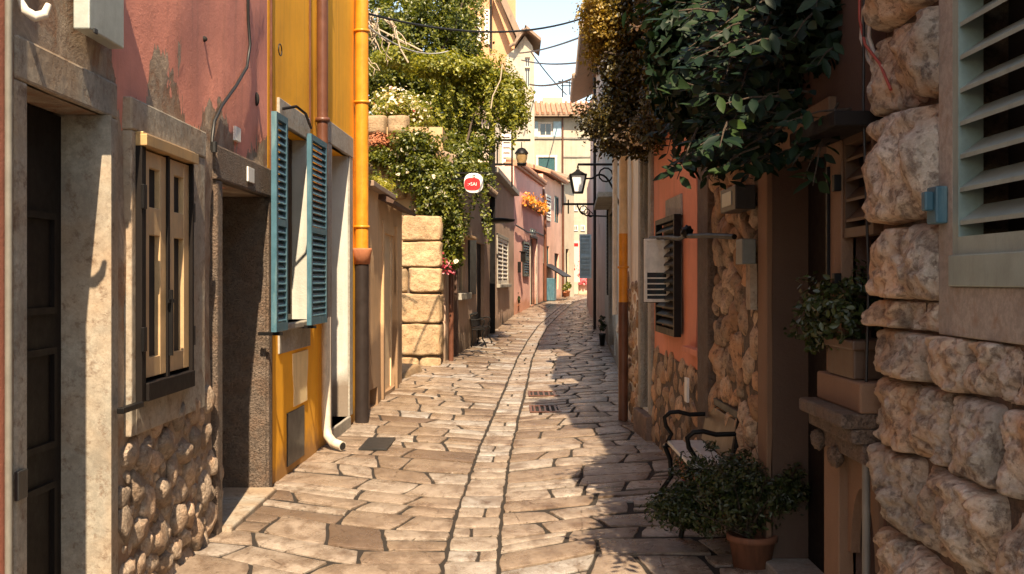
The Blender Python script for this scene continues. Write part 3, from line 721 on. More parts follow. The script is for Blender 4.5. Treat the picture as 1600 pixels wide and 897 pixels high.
# sunlight under the window, put into a thin cream-coloured patch
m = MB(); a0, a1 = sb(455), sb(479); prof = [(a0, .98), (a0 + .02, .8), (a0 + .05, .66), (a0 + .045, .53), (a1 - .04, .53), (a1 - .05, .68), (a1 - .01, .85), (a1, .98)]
m.add([fB.p(a, z, .016) for a, z in prof] + [fB.p(a, z, -.02) for a, z in prof], [tuple(range(8))] + [(i, (i + 1) % 8, 8 + (i + 1) % 8, 8 + i) for i in range(8)]); m.build('sun_patch', M['sunlit_cream'], rt)
def pipe(root, pts, r, mat, name='downpipe', collars=(), cm=None):
    m = MB(); m.tube(pts, r, 14); o = m.build(name, M[mat], root)
    for (p, rr, h) in collars:
        c = MB(); p = Vector(p); c.lathe(p, [(r, -h / 2), (rr, -h / 2), (rr * 1.08, 0), (rr, h / 2), (r, h / 2)], 16); c.build('bracket', M[cm or mat], o)
    return o
sp = sb(494); pp = fB.p(sp, 0, .06)
pipe(rt, [(pp.x, pp.y, 8.4), (pp.x, pp.y, 2.7), (pp.x, pp.y, 1.25)], .052, 'brownpipe', collars=[((pp.x, pp.y, 3.1), .064, .04), ((pp.x, pp.y, 5.2), .064, .04)])
pw = fB.p(sb(500), 0, .06)
pipe(rt, [(pw.x, pw.y, 1.25), (pw.x, pw.y, .5), (pw.x, pw.y, .2), (pw.x + .02, pw.y - .02, .12), (pw.x + .08, pw.y - .08, .065), (pw.x + .18, pw.y - .16, .045)], .045, 'whitepipe', 'drain_elbow')
m = MB(); e = Vector((pw.x + .18, pw.y - .16, .045)); dd_ = Vector((.1, -.08, -.02)).normalized(); m.tube([e + dd_ * .001, e + dd_ * .004], .036, 14); m.build('pipe_mouth', M['void'], rt)
py_ = fB.p(sb(553), 0, .09)
pipe(rt, [(py_.x, py_.y, 8.4), (py_.x, py_.y, 1.95)], .075, 'yellowpipe', collars=[((py_.x, py_.y, 2.2), .085, .03), ((py_.x, py_.y, 4.4), .085, .03), ((py_.x, py_.y, 3.6), .085, .03)])
pipe(rt, [(py_.x, py_.y, 1.85), (py_.x, py_.y, 0)], .078, 'darkpipe', 'cast_iron_pipe')
m = MB(); m.lathe((py_.x, py_.y, 1.78), [(.07, 0), (.09, .0), (.105, .12), (.115, .16), (.11, .18), (.07, .18)], 18); m.build('pipe_collar', M['terracotta'], rt)
fbuild(rt, fB, 'corner_strip', 'greypipe', [(fB.L - .06, fB.L + .02, 0, 8.5, -.02, .03)])
m = MB(); e = .02
m.tube([fB.p(sb(419.5), z, e) for z in (-.0, 2, 4, 8)], .012, 6); m.tube([fB.p(sb(481), z, e) for z in (3.0, 4, 8)], .01, 6)
o = m.build('wall_cable', M['brownpipe']); tag(o, 'thin brown cables running up the yellow wall beside the downpipe', 'cable')
m = MB(); c0 = fB.p(sb(428), fB.z(428, 78), .05); m.tube([c0 + Vector((0, .06 * math.cos(t), .045 * math.sin(t))) for t in [i * math.pi / 8 for i in range(17)]], .005, 6)
o = m.build('wire_loop', M['cable']); tag(o, 'small loop of wire at the joint between pink and yellow walls', 'wire')
o = fbuild(None, fB, 'junction_box', 'wood_dark', [(sb(414.8) if sb(414.8) > -.2 else -.1, sb(424), fB.z(420, 376), fB.z(420, 336), .01, .06)], .004); tag(o, 'dark brown junction box on the corner of the pink and yellow houses', 'junction box')
# --- street drain by the yellow house
def drain(name, px0, px1, py0, py1, label, matn='hatch', bars=9, group=None):
    x0, y0 = G(px0, py0); x1, y1 = G(px1, py1); x0, x1 = min(x0, x1), max(x0, x1); y0, y1 = min(y0, y1), max(y0, y1)
    rt = thing(name, (x0, y0, gz(x0, y0)), label, 'drain cover', group); z = gz((x0 + x1) / 2, (y0 + y1) / 2) + .012
    m = MB(); m.box(x0, x1, y0, y1, z - .05, z - .006); m.build('base_plate', M['void'], rt)
    m = MB(); t = .03
    m.box(x0, x1, y0, y0 + t, z - .01, z + .006); m.box(x0, x1, y1 - t, y1, z - .01, z + .006); m.box(x0, x0 + t, y0 + t, y1 - t, z - .01, z + .006); m.box(x1 - t, x1, y0 + t, y1 - t, z - .01, z + .006)
    for i in range(bars):
        a = x0 + t + (x1 - x0 - 2 * t) * (i + .5) / bars; m.box(a - .012, a + .012, y0 + t, y1 - t, z - .01, z + .004)
    m.build('grate', M[matn], rt)
drain('drain_cover', 560, 618, 702, 684, 'dark iron drain grate in the paving near the white pipe elbow')
drain('manhole_cover', 826, 872, 616, 609, 'farther of two small brown covers right of the gutter', 'brownpipe', 5, 'small covers in the paving')
drain('manhole_cover', 828, 874, 641, 631, 'nearer of two small brown covers right of the gutter', 'brownpipe', 5, 'small covers in the paving')
# --- low sandstone garden wall with door
CC = (-1.72, 17.0); fC = Fr((BC[0], BC[1] + .03), CC, 1); s_c = fC.s
c0, c1 = s_c(598), s_c(617)
rt = thing('garden_wall', tuple(fC.p(0, 0)), 'low sandstone garden wall with narrow cream door beyond the yellow house', 'wall')
wall_mesh(fC, -.1, 2.72, [(c0, c1, .05, 2.25, .1), (s_c(579), s_c(588), fC.z(583, 636), fC.z(583, 607), .2)], .45, .02).build('wall', M['sand'], rt)
dr = fbuild(rt, fC, 'door', 'whitedoor', [(c0, c1, .05, 2.25, -.09, -.06), (c0, c0 + .12, .05, 2.25, -.06, -.04), (c1 - .12, c1, .05, 2.25, -.06, -.04)], .004)
fbuild(rt, fC, 'door_jamb', 'sand', [(c0 - .12, c0, 0, 2.4, -.02, .03)], .01); fbuild(rt, fC, 'door_jamb', 'sand', [(c1, c1 + .18, 0, 2.4, -.02, .04)], .01)
fbuild(rt, fC, 'coping', 'oldtile', [(-.0, fC.L * .55, 2.72, 2.79, -.5, .12)], .01)
m = MB(); a = fC.L * .3; m.hexa([fC.p(a, 2.66, .0), fC.p(fC.L + .1, 2.66, .0), fC.p(fC.L + .1, 2.6, .2), fC.p(a, 2.6, .2), fC.p(a, 2.76, .0), fC.p(fC.L + .1, 2.76, .0), fC.p(fC.L + .1, 2.64, .22), fC.p(a, 2.64, .22)]); m.build('canopy', M['darkwall'], rt)
# return wall running back into the garden
# --- pillar of big blocks
Yp = 20.4; x0, x1 = XP(626, Yp), XP(689, Yp)
fP = fr_front(x0, x1, Yp)
rt = thing('block_pillar', ((x0 + x1) / 2, Yp, 0), 'tall gatepost of large golden sandstone blocks under the ivy', 'gatepost')
m = MB(); m.box(x0 + .04, x1 - .04, Yp + .02, Yp + .7, -.1, ZP(337, Yp) - .05); m.build('core', M['mortar'], rt)
m = MB()
rows = [574, 556, 505, 458, 418, 377, 337]
for i, (a, b) in enumerate(zip(rows, rows[1:])):
    za, zb = ZP(a, Yp), ZP(b, Yp)
    if i == 0:
        lump(m, fP, 0, fP.L * .45, za - .05, zb, .06, 10, 3, .2); lump(m, fP, fP.L * .47, fP.L, za - .05, zb, .05, 10, 4, .2); continue
    if i == 3: lump(m, fP, .0, .14, za, zb, .05, 12, 5, .15, 5); lump(m, fP, .15, fP.L, za + .01, zb, .09, 30, 8, .16, 9, flat=22); continue
    lump(m, fP, .0, fP.L, za + .004, zb - .002, .08, 34, i + 10, .16, 12, flat=26)
m.build('blockwork', M['pillar'], rt)
fPs = Fr((x1 - .05, Yp + .03), (x1 - .05, Yp + .75), 1); m = MB()
for i, (a, b) in enumerate(zip(rows[1:], rows[2:])): lump(m, fPs, 0, fPs.L, ZP(a, Yp) + .004, ZP(b, Yp) - .002, .06, 22, i + 30, .12, 12, flat=26)
m.build('side_blockwork', M['pillar'], rt)
# terrace retaining wall behind it
Yt = 21.3; fT = fr_front(-6.0, -1.36, Yt)
rt = thing('terrace_wall', (-3.2, Yt, 0), 'high stepped terrace wall of pale stone courses behind the block gatepost', 'wall')
m = wall_mesh(fT, -.1, 4.6, [], 2.2, .03); m.build('wall', M['sand'], rt)
for (pa, pb, ya, yb, ot) in ((566, 655, 228, 213, .16), (566, 640, 275, 233, .1), (600, 672, 312, 282, .14), (570, 640, 214, 180, .22), (640, 676, 331, 313, .12)):
    mm = MB(); s0_, s1_ = fT.s(pa), fT.s(pb); n = max(1, int((s1_ - s0_) / .38))
    for i in range(n): lump(mm, fT, s0_ + (s1_ - s0_) * i / n + .004, s0_ + (s1_ - s0_) * (i + 1) / n - .004, ZP(ya, Yt), ZP(yb, Yt), ot, 12, i + pa, .12, 8)
    mm.build('stone_course', M['pillar'], rt)
# slope of ground stones at the opening before the pillar
rt = thing('entry_step', (-1.8, 18.5, 0), 'low worn stone step in the opening before the block gatepost', 'step')
fS = fr_front(-2.4, -1.62, 18.0); m = MB()
m.hexa([(-2.45, 17.4, -.05), (-1.75, 17.7, -.05), (-1.55, 19.2, -.05), (-2.45, 19.4, -.05), (-2.42, 17.5, .1), (-1.8, 17.8, .08), (-1.62, 19.1, .13), (-2.42, 19.3, .16)]); m.build('slab', M['pillar'], rt, .02)

# --- brown house E (beyond pillar) with bench
PE0 = (x1 + .02, Yp + 1.0); PE1 = G(768, 519); PF1 = G(803, 492)
fE = Fr(PE0, PE1, 1); se = fE.s
a0, a1 = se(714), se(729); z_0, z_1 = fE.z(714, 458), fE.z(714, 375)
b0, b1 = se(742), se(757)
HE = 3.9
rt, w = house('brown_house', fE, -.1, HE, [(a0, se(727), fE.z(720, 458), fE.z(720, 372), .12), (se(745), se(757), .1, fE.z(750, 380), .15)], 'brownwall', 4, 'shaded brown house with pale window and bench beside the ivy', roofmat='oldtile', over=.15, rise=.8)
fwin(rt, fE, a0, se(727), fE.z(720, 458), fE.z(720, 372), -.05, 'whitedoor', bars=1)
fbuild(rt, fE, 'sill', 'palestone', [(a0 - .1, se(729), fE.z(720, 468), fE.z(720, 458), 0, .12)], .01)
fbuild(rt, fE, 'sunshade', 'sand', [(a0, se(730), fE.z(720, 372), fE.z(720, 368), 0, .25)], .01)
fbuild(rt, fE, 'shutter', 'dark_frame', [(se(731), se(741), fE.z(735, 460), fE.z(735, 370), .0, .05)], .004)
dd = fbuild(rt, fE, 'door', 'wood_dark', [(se(745), se(757), .1, fE.z(750, 380), -.14, -.1)])
fbuild(rt, fE, 'reveal', 'darkwall', [(se(712) - .25, se(712) - .0, 0, 3.2, .0, .06)])
pc = fE.p(se(697), 0, .1); pipe(rt, [(pc.x, pc.y, 3.8), (pc.x, pc.y, 0)], .05, 'brownpipe')
# black post + awning
pk = fE.p(se(766), 0, .05); zb = g(pk.y)
rt = thing('iron_post', (pk.x, pk.y, zb), 'tall black iron post with flat round canopy in front of the brown house', 'post')
m = MB(); m.box(pk.x - .09, pk.x + .09, pk.y - .09, pk.y + .09, zb, ZP(190, pk.y)); m.build('post', M['black_iron'], rt, .01)
m = MB(); zc = ZP(343, pk.y - 2); m.lathe((pk.x + .12, pk.y - 2.0, zc), [(.0, .03), (.3, .03), (.52, .0), (.5, -.05), (.3, -.09), (0, -.1)], 24); m.bar((pk.x - .3, pk.y - 2, zc - .02), (pk.x, pk.y, zc - .02), .04, .04); m.build('canopy', M['black_iron'], rt)
m = MB(); yy = pk.y
for py in (219, 257): m.bar((XP(770, yy), yy, ZP(py, yy)), (XP(829 if py == 219 else 799, yy), yy, ZP(py, yy)), .06, .06)
m.bar((XP(800, yy), yy, ZP(205, yy)), (XP(800, yy), yy, ZP(292, yy)), .05, .05); m.bar((XP(777, yy), yy, ZP(222, yy)), (XP(777, yy), yy, ZP(255, yy)), .04, .04)
m.build('arm', M['black_iron'], rt)
# hanging copper lantern from the arm
def lantern_hang(px, ptop, pbot, yy, label):
    x = XP(px, yy); zt, zb_ = ZP(ptop, yy), ZP(pbot, yy); h = zt - zb_; r = h * .28
    rt = thing('hanging_lantern', (x, yy, zb_), label, 'lantern')
    m = MB(); m.tube([(x, yy, zt), (x, yy, zb_ + h * .78)], h * .02); m.lathe((x, yy, zb_ + h * .5), [(r * 1.05, 0), (r * 1.0, h * .06), (r * .55, h * .22), (r * .2, h * .26), (0, h * .28)], 12); m.build('cap', M['black_iron'], rt)
    m = MB(); m.lathe((x, yy, zb_), [(r * .6, h * .08), (r * .85, h * .3), (r * .9, h * .5)], 12); m.build('glass', M['brass'], rt)
    m = MB(); m.lathe((x, yy, zb_), [(0, 0), (r * .62, 0), (r * .75, h * .1), (r * .6, h * .12)], 12); m.build('base', M['black_iron'], rt)
lantern_hang(815, 222, 259, yy - .01, 'copper toned lantern hanging from the black iron arm beneath the ivy')
# house F
fG_ = Fr(PE1, PF1, 1); sf = fG_.s; HF = 4.7
h0, h1 = sf(777), sf(793); zf0, zf1 = fG_.z(785, 444), fG_.z(785, 374)
rt, w = house('umber_house', fG_, -.1, HF, [(h0, h1, zf0, zf1, .15)], 'umber', 5, 'umber house with white latticed window between the iron post and pink house', amp=.02)
for (u0, u1) in ((h0, (h0 + h1) / 2), ((h0 + h1) / 2, h1)):
    louvre_panel(rt, 'shutter', fG_.p, u0, u1, zf0, zf1, -.06, .01, 'white', pitch=.13, slat_t=.03, rail=.1, midrail=False)
fbuild(rt, fG_, 'sill', 'palestone', [(h0 - .3, h1 + .3, zf0 - .1, zf0, 0, .12)], .01)
surround(rt, fG_, h0, h1, zf0, zf1, .12, 'palestone', .03)
fbuild(rt, fG_, 'cornice', 'palestone', [(0, fG_.L, HF - .05, HF + .12, -.1, .2)], .02)
# set back upper storey with white louvres behind the iron arm
Yu = 42.5; fU = fr_front(XP(745, Yu), XP(801, Yu), Yu)
rt, w = house('white_upper_house', fU, 0, ZP(185, Yu), [], 'creamgrey', 2.5, 'pale house with stacked white louvred panels rising behind the iron arm', amp=.02, roofmat='oldtile', over=.2, rise=.6)
louvre_panel(rt, 'louvre', fU.p, fU.s(784), fU.s(799), ZP(284, Yu), ZP(205, Yu), .02, .1, 'white', pitch=.2, slat_t=.06, rail=.06, midrail=False)
fbuild(rt, fU, 'column', 'palestone', [(fU.s(771), fU.s(781), .3, ZP(195, Yu), .02, .12)], .02)
# --- far pink house G
PG1 = G(848, 470); fH = Fr(PF1, PG1, 1); sh_ = fH.s; zg = g(PF1[1]) - .2
HG = 5.75
def hole(fr, pa, pb, pyt, pyb, d): 
    c = (pa + pb) / 2; return (fr.s(pa), fr.s(pb), fr.z(c, pyb), fr.z(c, pyt), d)
w1 = hole(fH, 816.5, 824.5, 378, 432, .1); dr1 = hole(fH, 828.5, 838.5, 372, 474, .25); dr1 = (dr1[0], dr1[1], g(fH.y(dr1[0])) + .05, dr1[3], .25)
tr1 = hole(fH, 828.5, 838.5, 357, 368, .1)
rt, w = house('far_pink_house', fH, zg, HG, [w1, dr1, tr1], 'farpink', 5, 'faded pink house down the street with flower box and louvred shutter', roofmat=None)
surround(rt, fH, dr1[0], dr1[1], dr1[2], dr1[3], .1, 'palestone', .03); d_ = fbuild(rt, fH, 'door', 'wood_brown', [(dr1[0], dr1[1], dr1[2], dr1[3], -.24, -.18)])
fwin(rt, fH, tr1[0], tr1[1], tr1[2], tr1[3], -.02, 'white', bars=2)
louvre_panel(rt, 'shutter', fH.p, w1[0] - .1, w1[1] + .1, w1[2], w1[3], .01, .06, 'dark_frame', pitch=.1, slat_t=.02, rail=.09)
fbuild(rt, fH, 'coping', 'tile', [(0, fH.L, HG, HG + .16, -.35, .12)], .02)
m = MB(); k = .1
while k < fH.L: m.tube([fH.p(k, HG + .16, .2), fH.p(k, HG + .26, -.3)], .09, 8); k += .21
m.build('ridge_tile', M['tile'], rt)
pc = fH.p(fH.L - .05, 0, .12); pipe(rt, [(pc.x - .1, pc.y, HG - .1), (pc.x, pc.y, HG - .6), (pc.x, pc.y, g(pc.y))], .07, 'brownpipe')
m = MB(); m.tube([fH.p(0, fH.z(803, 352), .08), fH.p(fH.L * .35, fH.z(815, 361), .1), fH.p(fH.L * .7, fH.z(832, 362), .08), fH.p(fH.L, fH.z(846, 368), .06)], .03, 6)
o = m.build('slack_cable', M['cable']); tag(o, 'slack dark cable strung across the faded pink house front', 'cable')
fb_ = thing('flower_box', tuple(fH.p(sh_(828), fH.z(828, 325), .1)), 'long window box of orange flowers on the faded pink house', 'flower box')
m = MB(); m.fbox(fH, sh_(815), sh_(845), fH.z(830, 327), fH.z(830, 320), .03, .22); m.build('box', M['terracotta'], fb_)
cs = [fH.p(random.uniform(sh_(813), sh_(846)), fH.z(830, 318) + random.gauss(0, .13), random.uniform(.05, .35)) for _ in range(420)]
leaf_cloud('blossom', M['flower_o'], [tuple(c) for c in cs], [(.5, -.5, .4)] * 420, .1, fb_, 1.3); leaf_cloud('foliage', M['ivy'], [tuple(c - Vector((0, 0, .06))) for c in cs[:160]], [(.5, -.5, .4)] * 160, .1, fb_, 2)
wl = thing('wall_lantern', tuple(fH.p(sh_(808), fH.z(808, 425), .1)), 'small black lantern on the faded pink wall left of its louvred shutter', 'lantern')
m = MB(); u = sh_(809); zz = fH.z(809, 405); m.fbox(fH, u - .1, u + .1, zz - .1, zz + .25, .12, .3); m.fbox(fH, u - .03, u + .03, zz - .5, zz - .1, 0, .12); m.fbox(fH, u - .14, u + .14, zz + .25, zz + .3, .08, .34); m.build('body', M['black_iron'], wl, .01)
# --- peach house H
PH1 = G(877, 463.5); fI = Fr(PG1, PH1, 1); si = fI.s; HH = 6.35
hs = [hole(fI, 852, 858, 305, 345, .12), hole(fI, 866.5, 873.5, 307, 348, .12), hole(fI, 849.5, 858, 384, 414, .12)]
q = hole(fI, 866.5, 873, 396, 452, .2); hs.append(q)
rt, w = house('peach_house', fI, .1, HH, hs, 'farorange', 5, 'peach coloured house past the brown downpipe with small black awning', roofmat='tile', over=.35, rise=.9)
louvre_panel(rt, 'shutter', fI.p, hs[0][0] - .15, hs[0][1] + .15, hs[0][2], hs[0][3], .01, .07, 'white', pitch=.15, slat_t=.03, rail=.1)
for i in (1, 2): fwin(rt, fI, hs[i][0], hs[i][1], hs[i][2], hs[i][3], -.03, 'teal', bars=1)
fbuild(rt, fI, 'door', 'wood_dark', [(q[0], q[1], q[2], q[3], -.18, -.1)])
pc = fI.p(fI.L - .05, 0, .1); pipe(rt, [(pc.x, pc.y, HH), (pc.x, pc.y, g(pc.y))], .06, 'brownpipe')
aw = thing('black_awning', tuple(fI.p(si(855), 2, .3)), 'small sloping black awning over a teal post at the peach house', 'awning')
m = MB(); u0, u1 = si(848.5), si(862); zt, zb_ = fI.z(855, 412), fI.z(855, 433)
m.hexa([fI.p(u0, zt - .05, 0), fI.p(u1, zt - .05, 0), fI.p(u1, zb_, .9), fI.p(u0, zb_, .9), fI.p(u0, zt, 0), fI.p(u1, zt, 0), fI.p(u1, zb_ + .05, .92), fI.p(u0, zb_ + .05, .92)]); m.build('canopy', M['black_iron'], aw)
m = MB(); m.fbox(fI, u0 + .1, u0 + .7, g(fI.y(u0)), zb_ - .05, .05, .5); m.build('cabinet', M['blue'], aw, .02)
# --- cream house I
PI1 = G(897, 462); fJ = Fr(PH1, PI1, 1)
q = hole(fJ, 884, 889, 389, 455, .2)
rt, w = house('cream_house', fJ, .3, 6.6, [q], 'cream', 4, 'narrow cream house with dark doorway at the bend of the street', roofmat='oldtile', over=.3, rise=.8)
fbuild(rt, fJ, 'door', 'wood_dark', [(q[0], q[1], q[2], q[3], -.18, -.1)])
bn = thing('pink_banner', tuple(fJ.p(fJ.L, 1, .3)), 'tall pale pink banner with red marks hanging at the street bend', 'banner')
yb = 57.0; m = MB(); m.box(XP(895, yb), XP(906, yb), yb, yb + .03, ZP(441, yb), ZP(376, yb)); m.build('cloth', M['banner'], bn)
m = MB()
for _ in range(14):
    a, b = random.uniform(895.5, 904), random.uniform(408, 436); m.box(XP(a, yb), XP(a + random.uniform(.6, 2), yb), yb - .012, yb - .004, ZP(b, yb), ZP(b - random.uniform(.8, 3), yb))
m.box(XP(896.5, yb), XP(903.5, yb), yb - .012, yb - .004, ZP(385, yb), ZP(380, yb)); m.build('red_print', M['red'], bn)
m = MB(); m.bar((XP(895, yb), yb, ZP(300, yb)), (XP(895, yb), yb, g(yb)), .08, .08); m.build('pole', M['black_iron'], bn)

# --- end of street: building K, tower J
Yk = 62.0; fK = fr_front(XP(812, Yk), XP(935, Yk), Yk)
def KZ(py): return ZP(py, Yk)
ks = fK.s
h1 = (ks(841), ks(864), KZ(214), KZ(190), .2); h2 = (ks(841), ks(867), KZ(290), KZ(246), .15); h3 = (ks(866), ks(876), KZ(214), KZ(191), .15)
rt, w = house('end_building', fK, .6, KZ(184), [h1, h2], 'creamgrey', 7, 'cream building closing the street end with striped tile roof and blue shutters', 'building', amp=.02, step=.8)
fwin(rt, fK, h1[0], h1[1], h1[2], h1[3], -.05, 'white', fw=.12, bars=1)
fbuild(rt, fK, 'shutter', 'lightblue', [(ks(828), ks(840.5), KZ(214), KZ(190), .01, .07)], .01); fbuild(rt, fK, 'shutter', 'lightblue', [(ks(864.5), ks(877), KZ(214), KZ(190), .01, .07)], .01)
surround(rt, fK, h2[0], h2[1], h2[2], h2[3], .13, 'white', .03); fbuild(rt, fK, 'teal_shutter', 'teal', [(h2[0], h2[1], h2[2], h2[3], -.1, -.04)] + [(ks(841) + .06 + i * .12, ks(841) + .1 + i * .12, h2[2], h2[3], -.04, -.02) for i in range(7)])
fbuild(rt, fK, 'string_course', 'palestone', [(0, fK.L, KZ(217), KZ(214.5), -.05, .08)]); fbuild(rt, fK, 'string_course', 'palestone', [(ks(879), fK.L, KZ(246), KZ(243.5), -.05, .06)])
pc = fK.p(ks(879), 0, .1); pipe(rt, [(pc.x, pc.y, KZ(184)), (pc.x, pc.y, .6)], .05, 'brownpipe')
for (a, b, c, d) in ((897, 903, 330, 318), (908, 914, 330, 318), (896, 903, 361, 352), (907, 914, 361, 352)): fwin(rt, fK, ks(a), ks(b), KZ(c), KZ(d), .06, 'white', fw=.06, bars=1)
m = MB(); P = fK.p; zE, zR = KZ(184), KZ(150); a, b = -.2, fK.L + .2
m.add([P(a, zE, .6), P(b, zE, .6), P(b, zR, -3.2), P(a, zR, -3.2), P(a, zE + .14, .6), P(b, zE + .14, .6), P(b, zR + .14, -3.2), P(a, zR + .14, -3.2), P(b, zE, -7), P(a, zE, -7)],
      [(0, 1, 2, 3), (4, 7, 6, 5), (0, 4, 5, 1), (0, 3, 7, 4), (1, 5, 6, 2), (7, 9, 8, 6)]); ro = m.build('roof', M['oldtile'], rt)
m = MB(); k = a
while k < b: m.tube([P(k, zE + .16, .65), P(k, zR + .18, -3.2)], .085, 8); k += .3
m.build('tile_course', M['tile'], ro)
m = MB(); m.box(P(ks(850), 0, -3).x, P(ks(882), 0, -3).x, Yk + 2.6, Yk + 3.4, zR - .3, zR + .35); m.build('ridge_coping', M['creamgrey'], ro)
# small antenna on the roof
an = thing('roof_antenna', (XP(880, Yk + 3), Yk + 3, zR), 'thin television antenna standing on the tiled roof against the sky', 'antenna')
m = MB(); yy = Yk + 3; m.bar((XP(879, yy), yy, ZP(152, yy)), (XP(879, yy), yy, ZP(124, yy)), .07, .07); m.bar((XP(872, yy), yy, ZP(127, yy)), (XP(894, yy), yy, ZP(130, yy)), .06, .06); m.bar((XP(876, yy), yy, ZP(134, yy)), (XP(892, yy), yy, ZP(134, yy)), .05, .05); m.bar((XP(890, yy), yy, ZP(127, yy)), (XP(890, yy), yy, ZP(148, yy)), .05, .05); m.build('frame', M['black_iron'], an)
# low orange wall + flowers at the bend
ow = thing('orange_garden_wall', (4.2, 60, .8), 'low orange wall with red flowers where the street bends right', 'wall')
m = MB(); m.box(XP(904, 60), XP(930, 60), 60, 60.3, .7, ZP(443, 60)); m.build('wall', M['farorange'], ow)
cs = np.array([(XP(random.uniform(904, 921), 60), 60 + random.uniform(-.3, .1), ZP(random.uniform(436, 444), 60)) for _ in range(350)]); leaf_cloud('blossom', M['flower_p'], cs, [(0, -1, .5)] * 350, .14, ow, 1.3)
def potted(px, pyb, w_px, pyt, label, mat='shrub', potmat='terracotta', n=350, ls=.1, flowers=None, fname='potted_plant', dx=0):
    x, y = G(px, pyb); x += dx; zb = gz(x, y); s = y / F; H = (pyb - pyt) * s; r = w_px * s / 2; ph = H * .38
    rt = thing(fname, (x, y, zb), label, 'plant'); m = MB()
    m.lathe((x, y, zb), [(0, .005), (r * .5, .005), (r * .66, ph * .85), (r * .74, ph * .86), (r * .74, ph), (r * .62, ph), (r * .58, ph * .88), (0, ph * .88)], 20); m.build('pot', M[potmat], rt)
    c, nn = clumps([((x, y, zb + ph + (H - ph) * .5), (r * .75, r * .75, (H - ph) * .48), 26)], n // 26 + 1, r * .35, .2); leaf_cloud('foliage', M[mat], c, nn, ls, rt, 2)
    if flowers: leaf_cloud('blossom', M[flowers], c[::7], nn[::7], ls * .8, rt, 1.2)
    return rt
potted(806, 489, 14, 455, 'dark leafy plant in a pot at the foot of the faded pink house', n=400, ls=.13)
potted(893, 463, 12, 438, 'pot plant by the cream house doorway at the bend', n=300, ls=.16, mat='ivy', dx=-.2)
potted(886, 464, 8, 442, 'small pale flowered pot plant beside the cream house wall', n=200, ls=.14, mat='ivy', flowers='flower_w', dx=-.1)
# --- tower J
Yj = 57.0
fJ1 = fr_front(XP(700, Yj), XP(806, Yj), Yj)
rt, w = house('gabled_tower_house', fJ1, 0, ZP(-30, Yj), [], 'tower', 9, 'tall orange gabled house high on the left against the sky', 'house', amp=.02, step=1.2)
def JZ(py): return ZP(py, Yj)
m = MB(); X = lambda a: XP(a, Yj)
# sloping verge overhanging towards the street
m.add([(X(783), Yj - 1.0, JZ(-12)), (X(826), Yj - 1.0, JZ(84)), (X(818), Yj - 1.0, JZ(88)), (X(775), Yj - 1.0, JZ(-8)), (X(783), Yj + 9, JZ(-12)), (X(826), Yj + 9, JZ(84)), (X(818), Yj + 9, JZ(88)), (X(775), Yj + 9, JZ(-8))], [(0, 1, 2, 3), (4, 7, 6, 5), (0, 4, 5, 1), (1, 5, 6, 2), (2, 6, 7, 3), (3, 7, 4, 0)]); m.build('roof_slope', M['oldtile'], rt)
m = MB(); m.add([(X(800), Yj - .6, JZ(80)), (X(812), Yj - .6, JZ(80)), (X(779), Yj - .6, JZ(0)), (X(770), Yj - .6, JZ(0)), (X(800), Yj + 6, JZ(80)), (X(812), Yj + 6, JZ(80)), (X(779), Yj + 6, JZ(0)), (X(770), Yj + 6, JZ(0))], [(0, 1, 2, 3), (4, 7, 6, 5), (0, 4, 5, 1), (1, 5, 6, 2), (2, 6, 7, 3), (3, 7, 4, 0)]); m.build('eave_boarding', M['tower'], rt)
for (a, b, c, d) in ((757, 765, 70, 15), (745, 752, 75, 28)): louvre_panel(rt, 'shutter', fJ1.p, fJ1.s(a), fJ1.s(b), JZ(c), JZ(d), .02, .1, 'white', pitch=.2, slat_t=.04, rail=.07)
pipe(rt, [(X(767), Yj - .1, JZ(-10)), (X(767), Yj - .1, JZ(80))], .07, 'darkpipe')
fJ2 = fr_front(XP(790, Yj - 2), XP(835, Yj - 2), Yj - 2); js = fJ2.s; JY = lambda py: ZP(py, Yj - 2)
rt, w = house('bell_turret', fJ2, 2, JY(88), [(js(820), js(828), JY(104), JY(89.5), .3), (js(820), js(828), JY(136), JY(106), .3)], 'creamgrey', 3, 'narrow stone turret with two arched windows below the gabled tower house', 'tower', amp=.01, step=.6)
for (a, b, c) in ((820, 828, 104), (820, 828, 136)):
    top = JY(89.5 if c == 104 else 106); u0, u1 = js(a), js(b)
    fwin(rt, fJ2, u0, u1, JY(c), top, -.12, 'white', fw=.04, bars=1)
m = MB(); X2 = lambda a: XP(a, Yj - 2); y0 = Yj - 2
m.add([(X2(790), y0, JY(88)), (X2(835), y0, JY(88)), (X2(832), y0, JY(72)), (X2(820), y0, JY(56)), (X2(806), y0, JY(75)), (X2(790), y0, JY(88)), (X2(790), y0 + 3, JY(88)), (X2(835), y0 + 3, JY(88)), (X2(832), y0 + 3, JY(72)), (X2(820), y0 + 3, JY(56)), (X2(806), y0 + 3, JY(75))],
      [(0, 1, 2, 3, 4), (10, 9, 8, 7, 6), (1, 7, 8, 2), (2, 8, 9, 3), (3, 9, 10, 4), (4, 10, 6, 0)]); m.build('gable', M['creamgrey'], rt)
m = MB()
for (a, b) in (((804, 74), (822, 48)), ((820, 47), (845, 68))):
    (p, q), (r_, s_) = a, b; m.hexa([(X2(p), y0 - .6, JY(q)), (X2(r_), y0 - .6, JY(s_)), (X2(r_), y0 + 3.2, JY(s_)), (X2(p), y0 + 3.2, JY(q)), (X2(p), y0 - .6, JY(q - 5)), (X2(r_), y0 - .6, JY(s_ - 5)), (X2(r_), y0 + 3.2, JY(s_ - 5)), (X2(p), y0 + 3.2, JY(q - 5))])
m.build('roof', M['oldtile'], rt)
m = MB(); m.tube([(X2(797), y0 - .3, JY(74)), (X2(806), y0 - .45, JY(70)), (X2(811), y0 - .5, JY(58)), (X2(818), y0 - .6, JY(50))], .09, 8); m.build('gutter', M['oldtile'], rt)

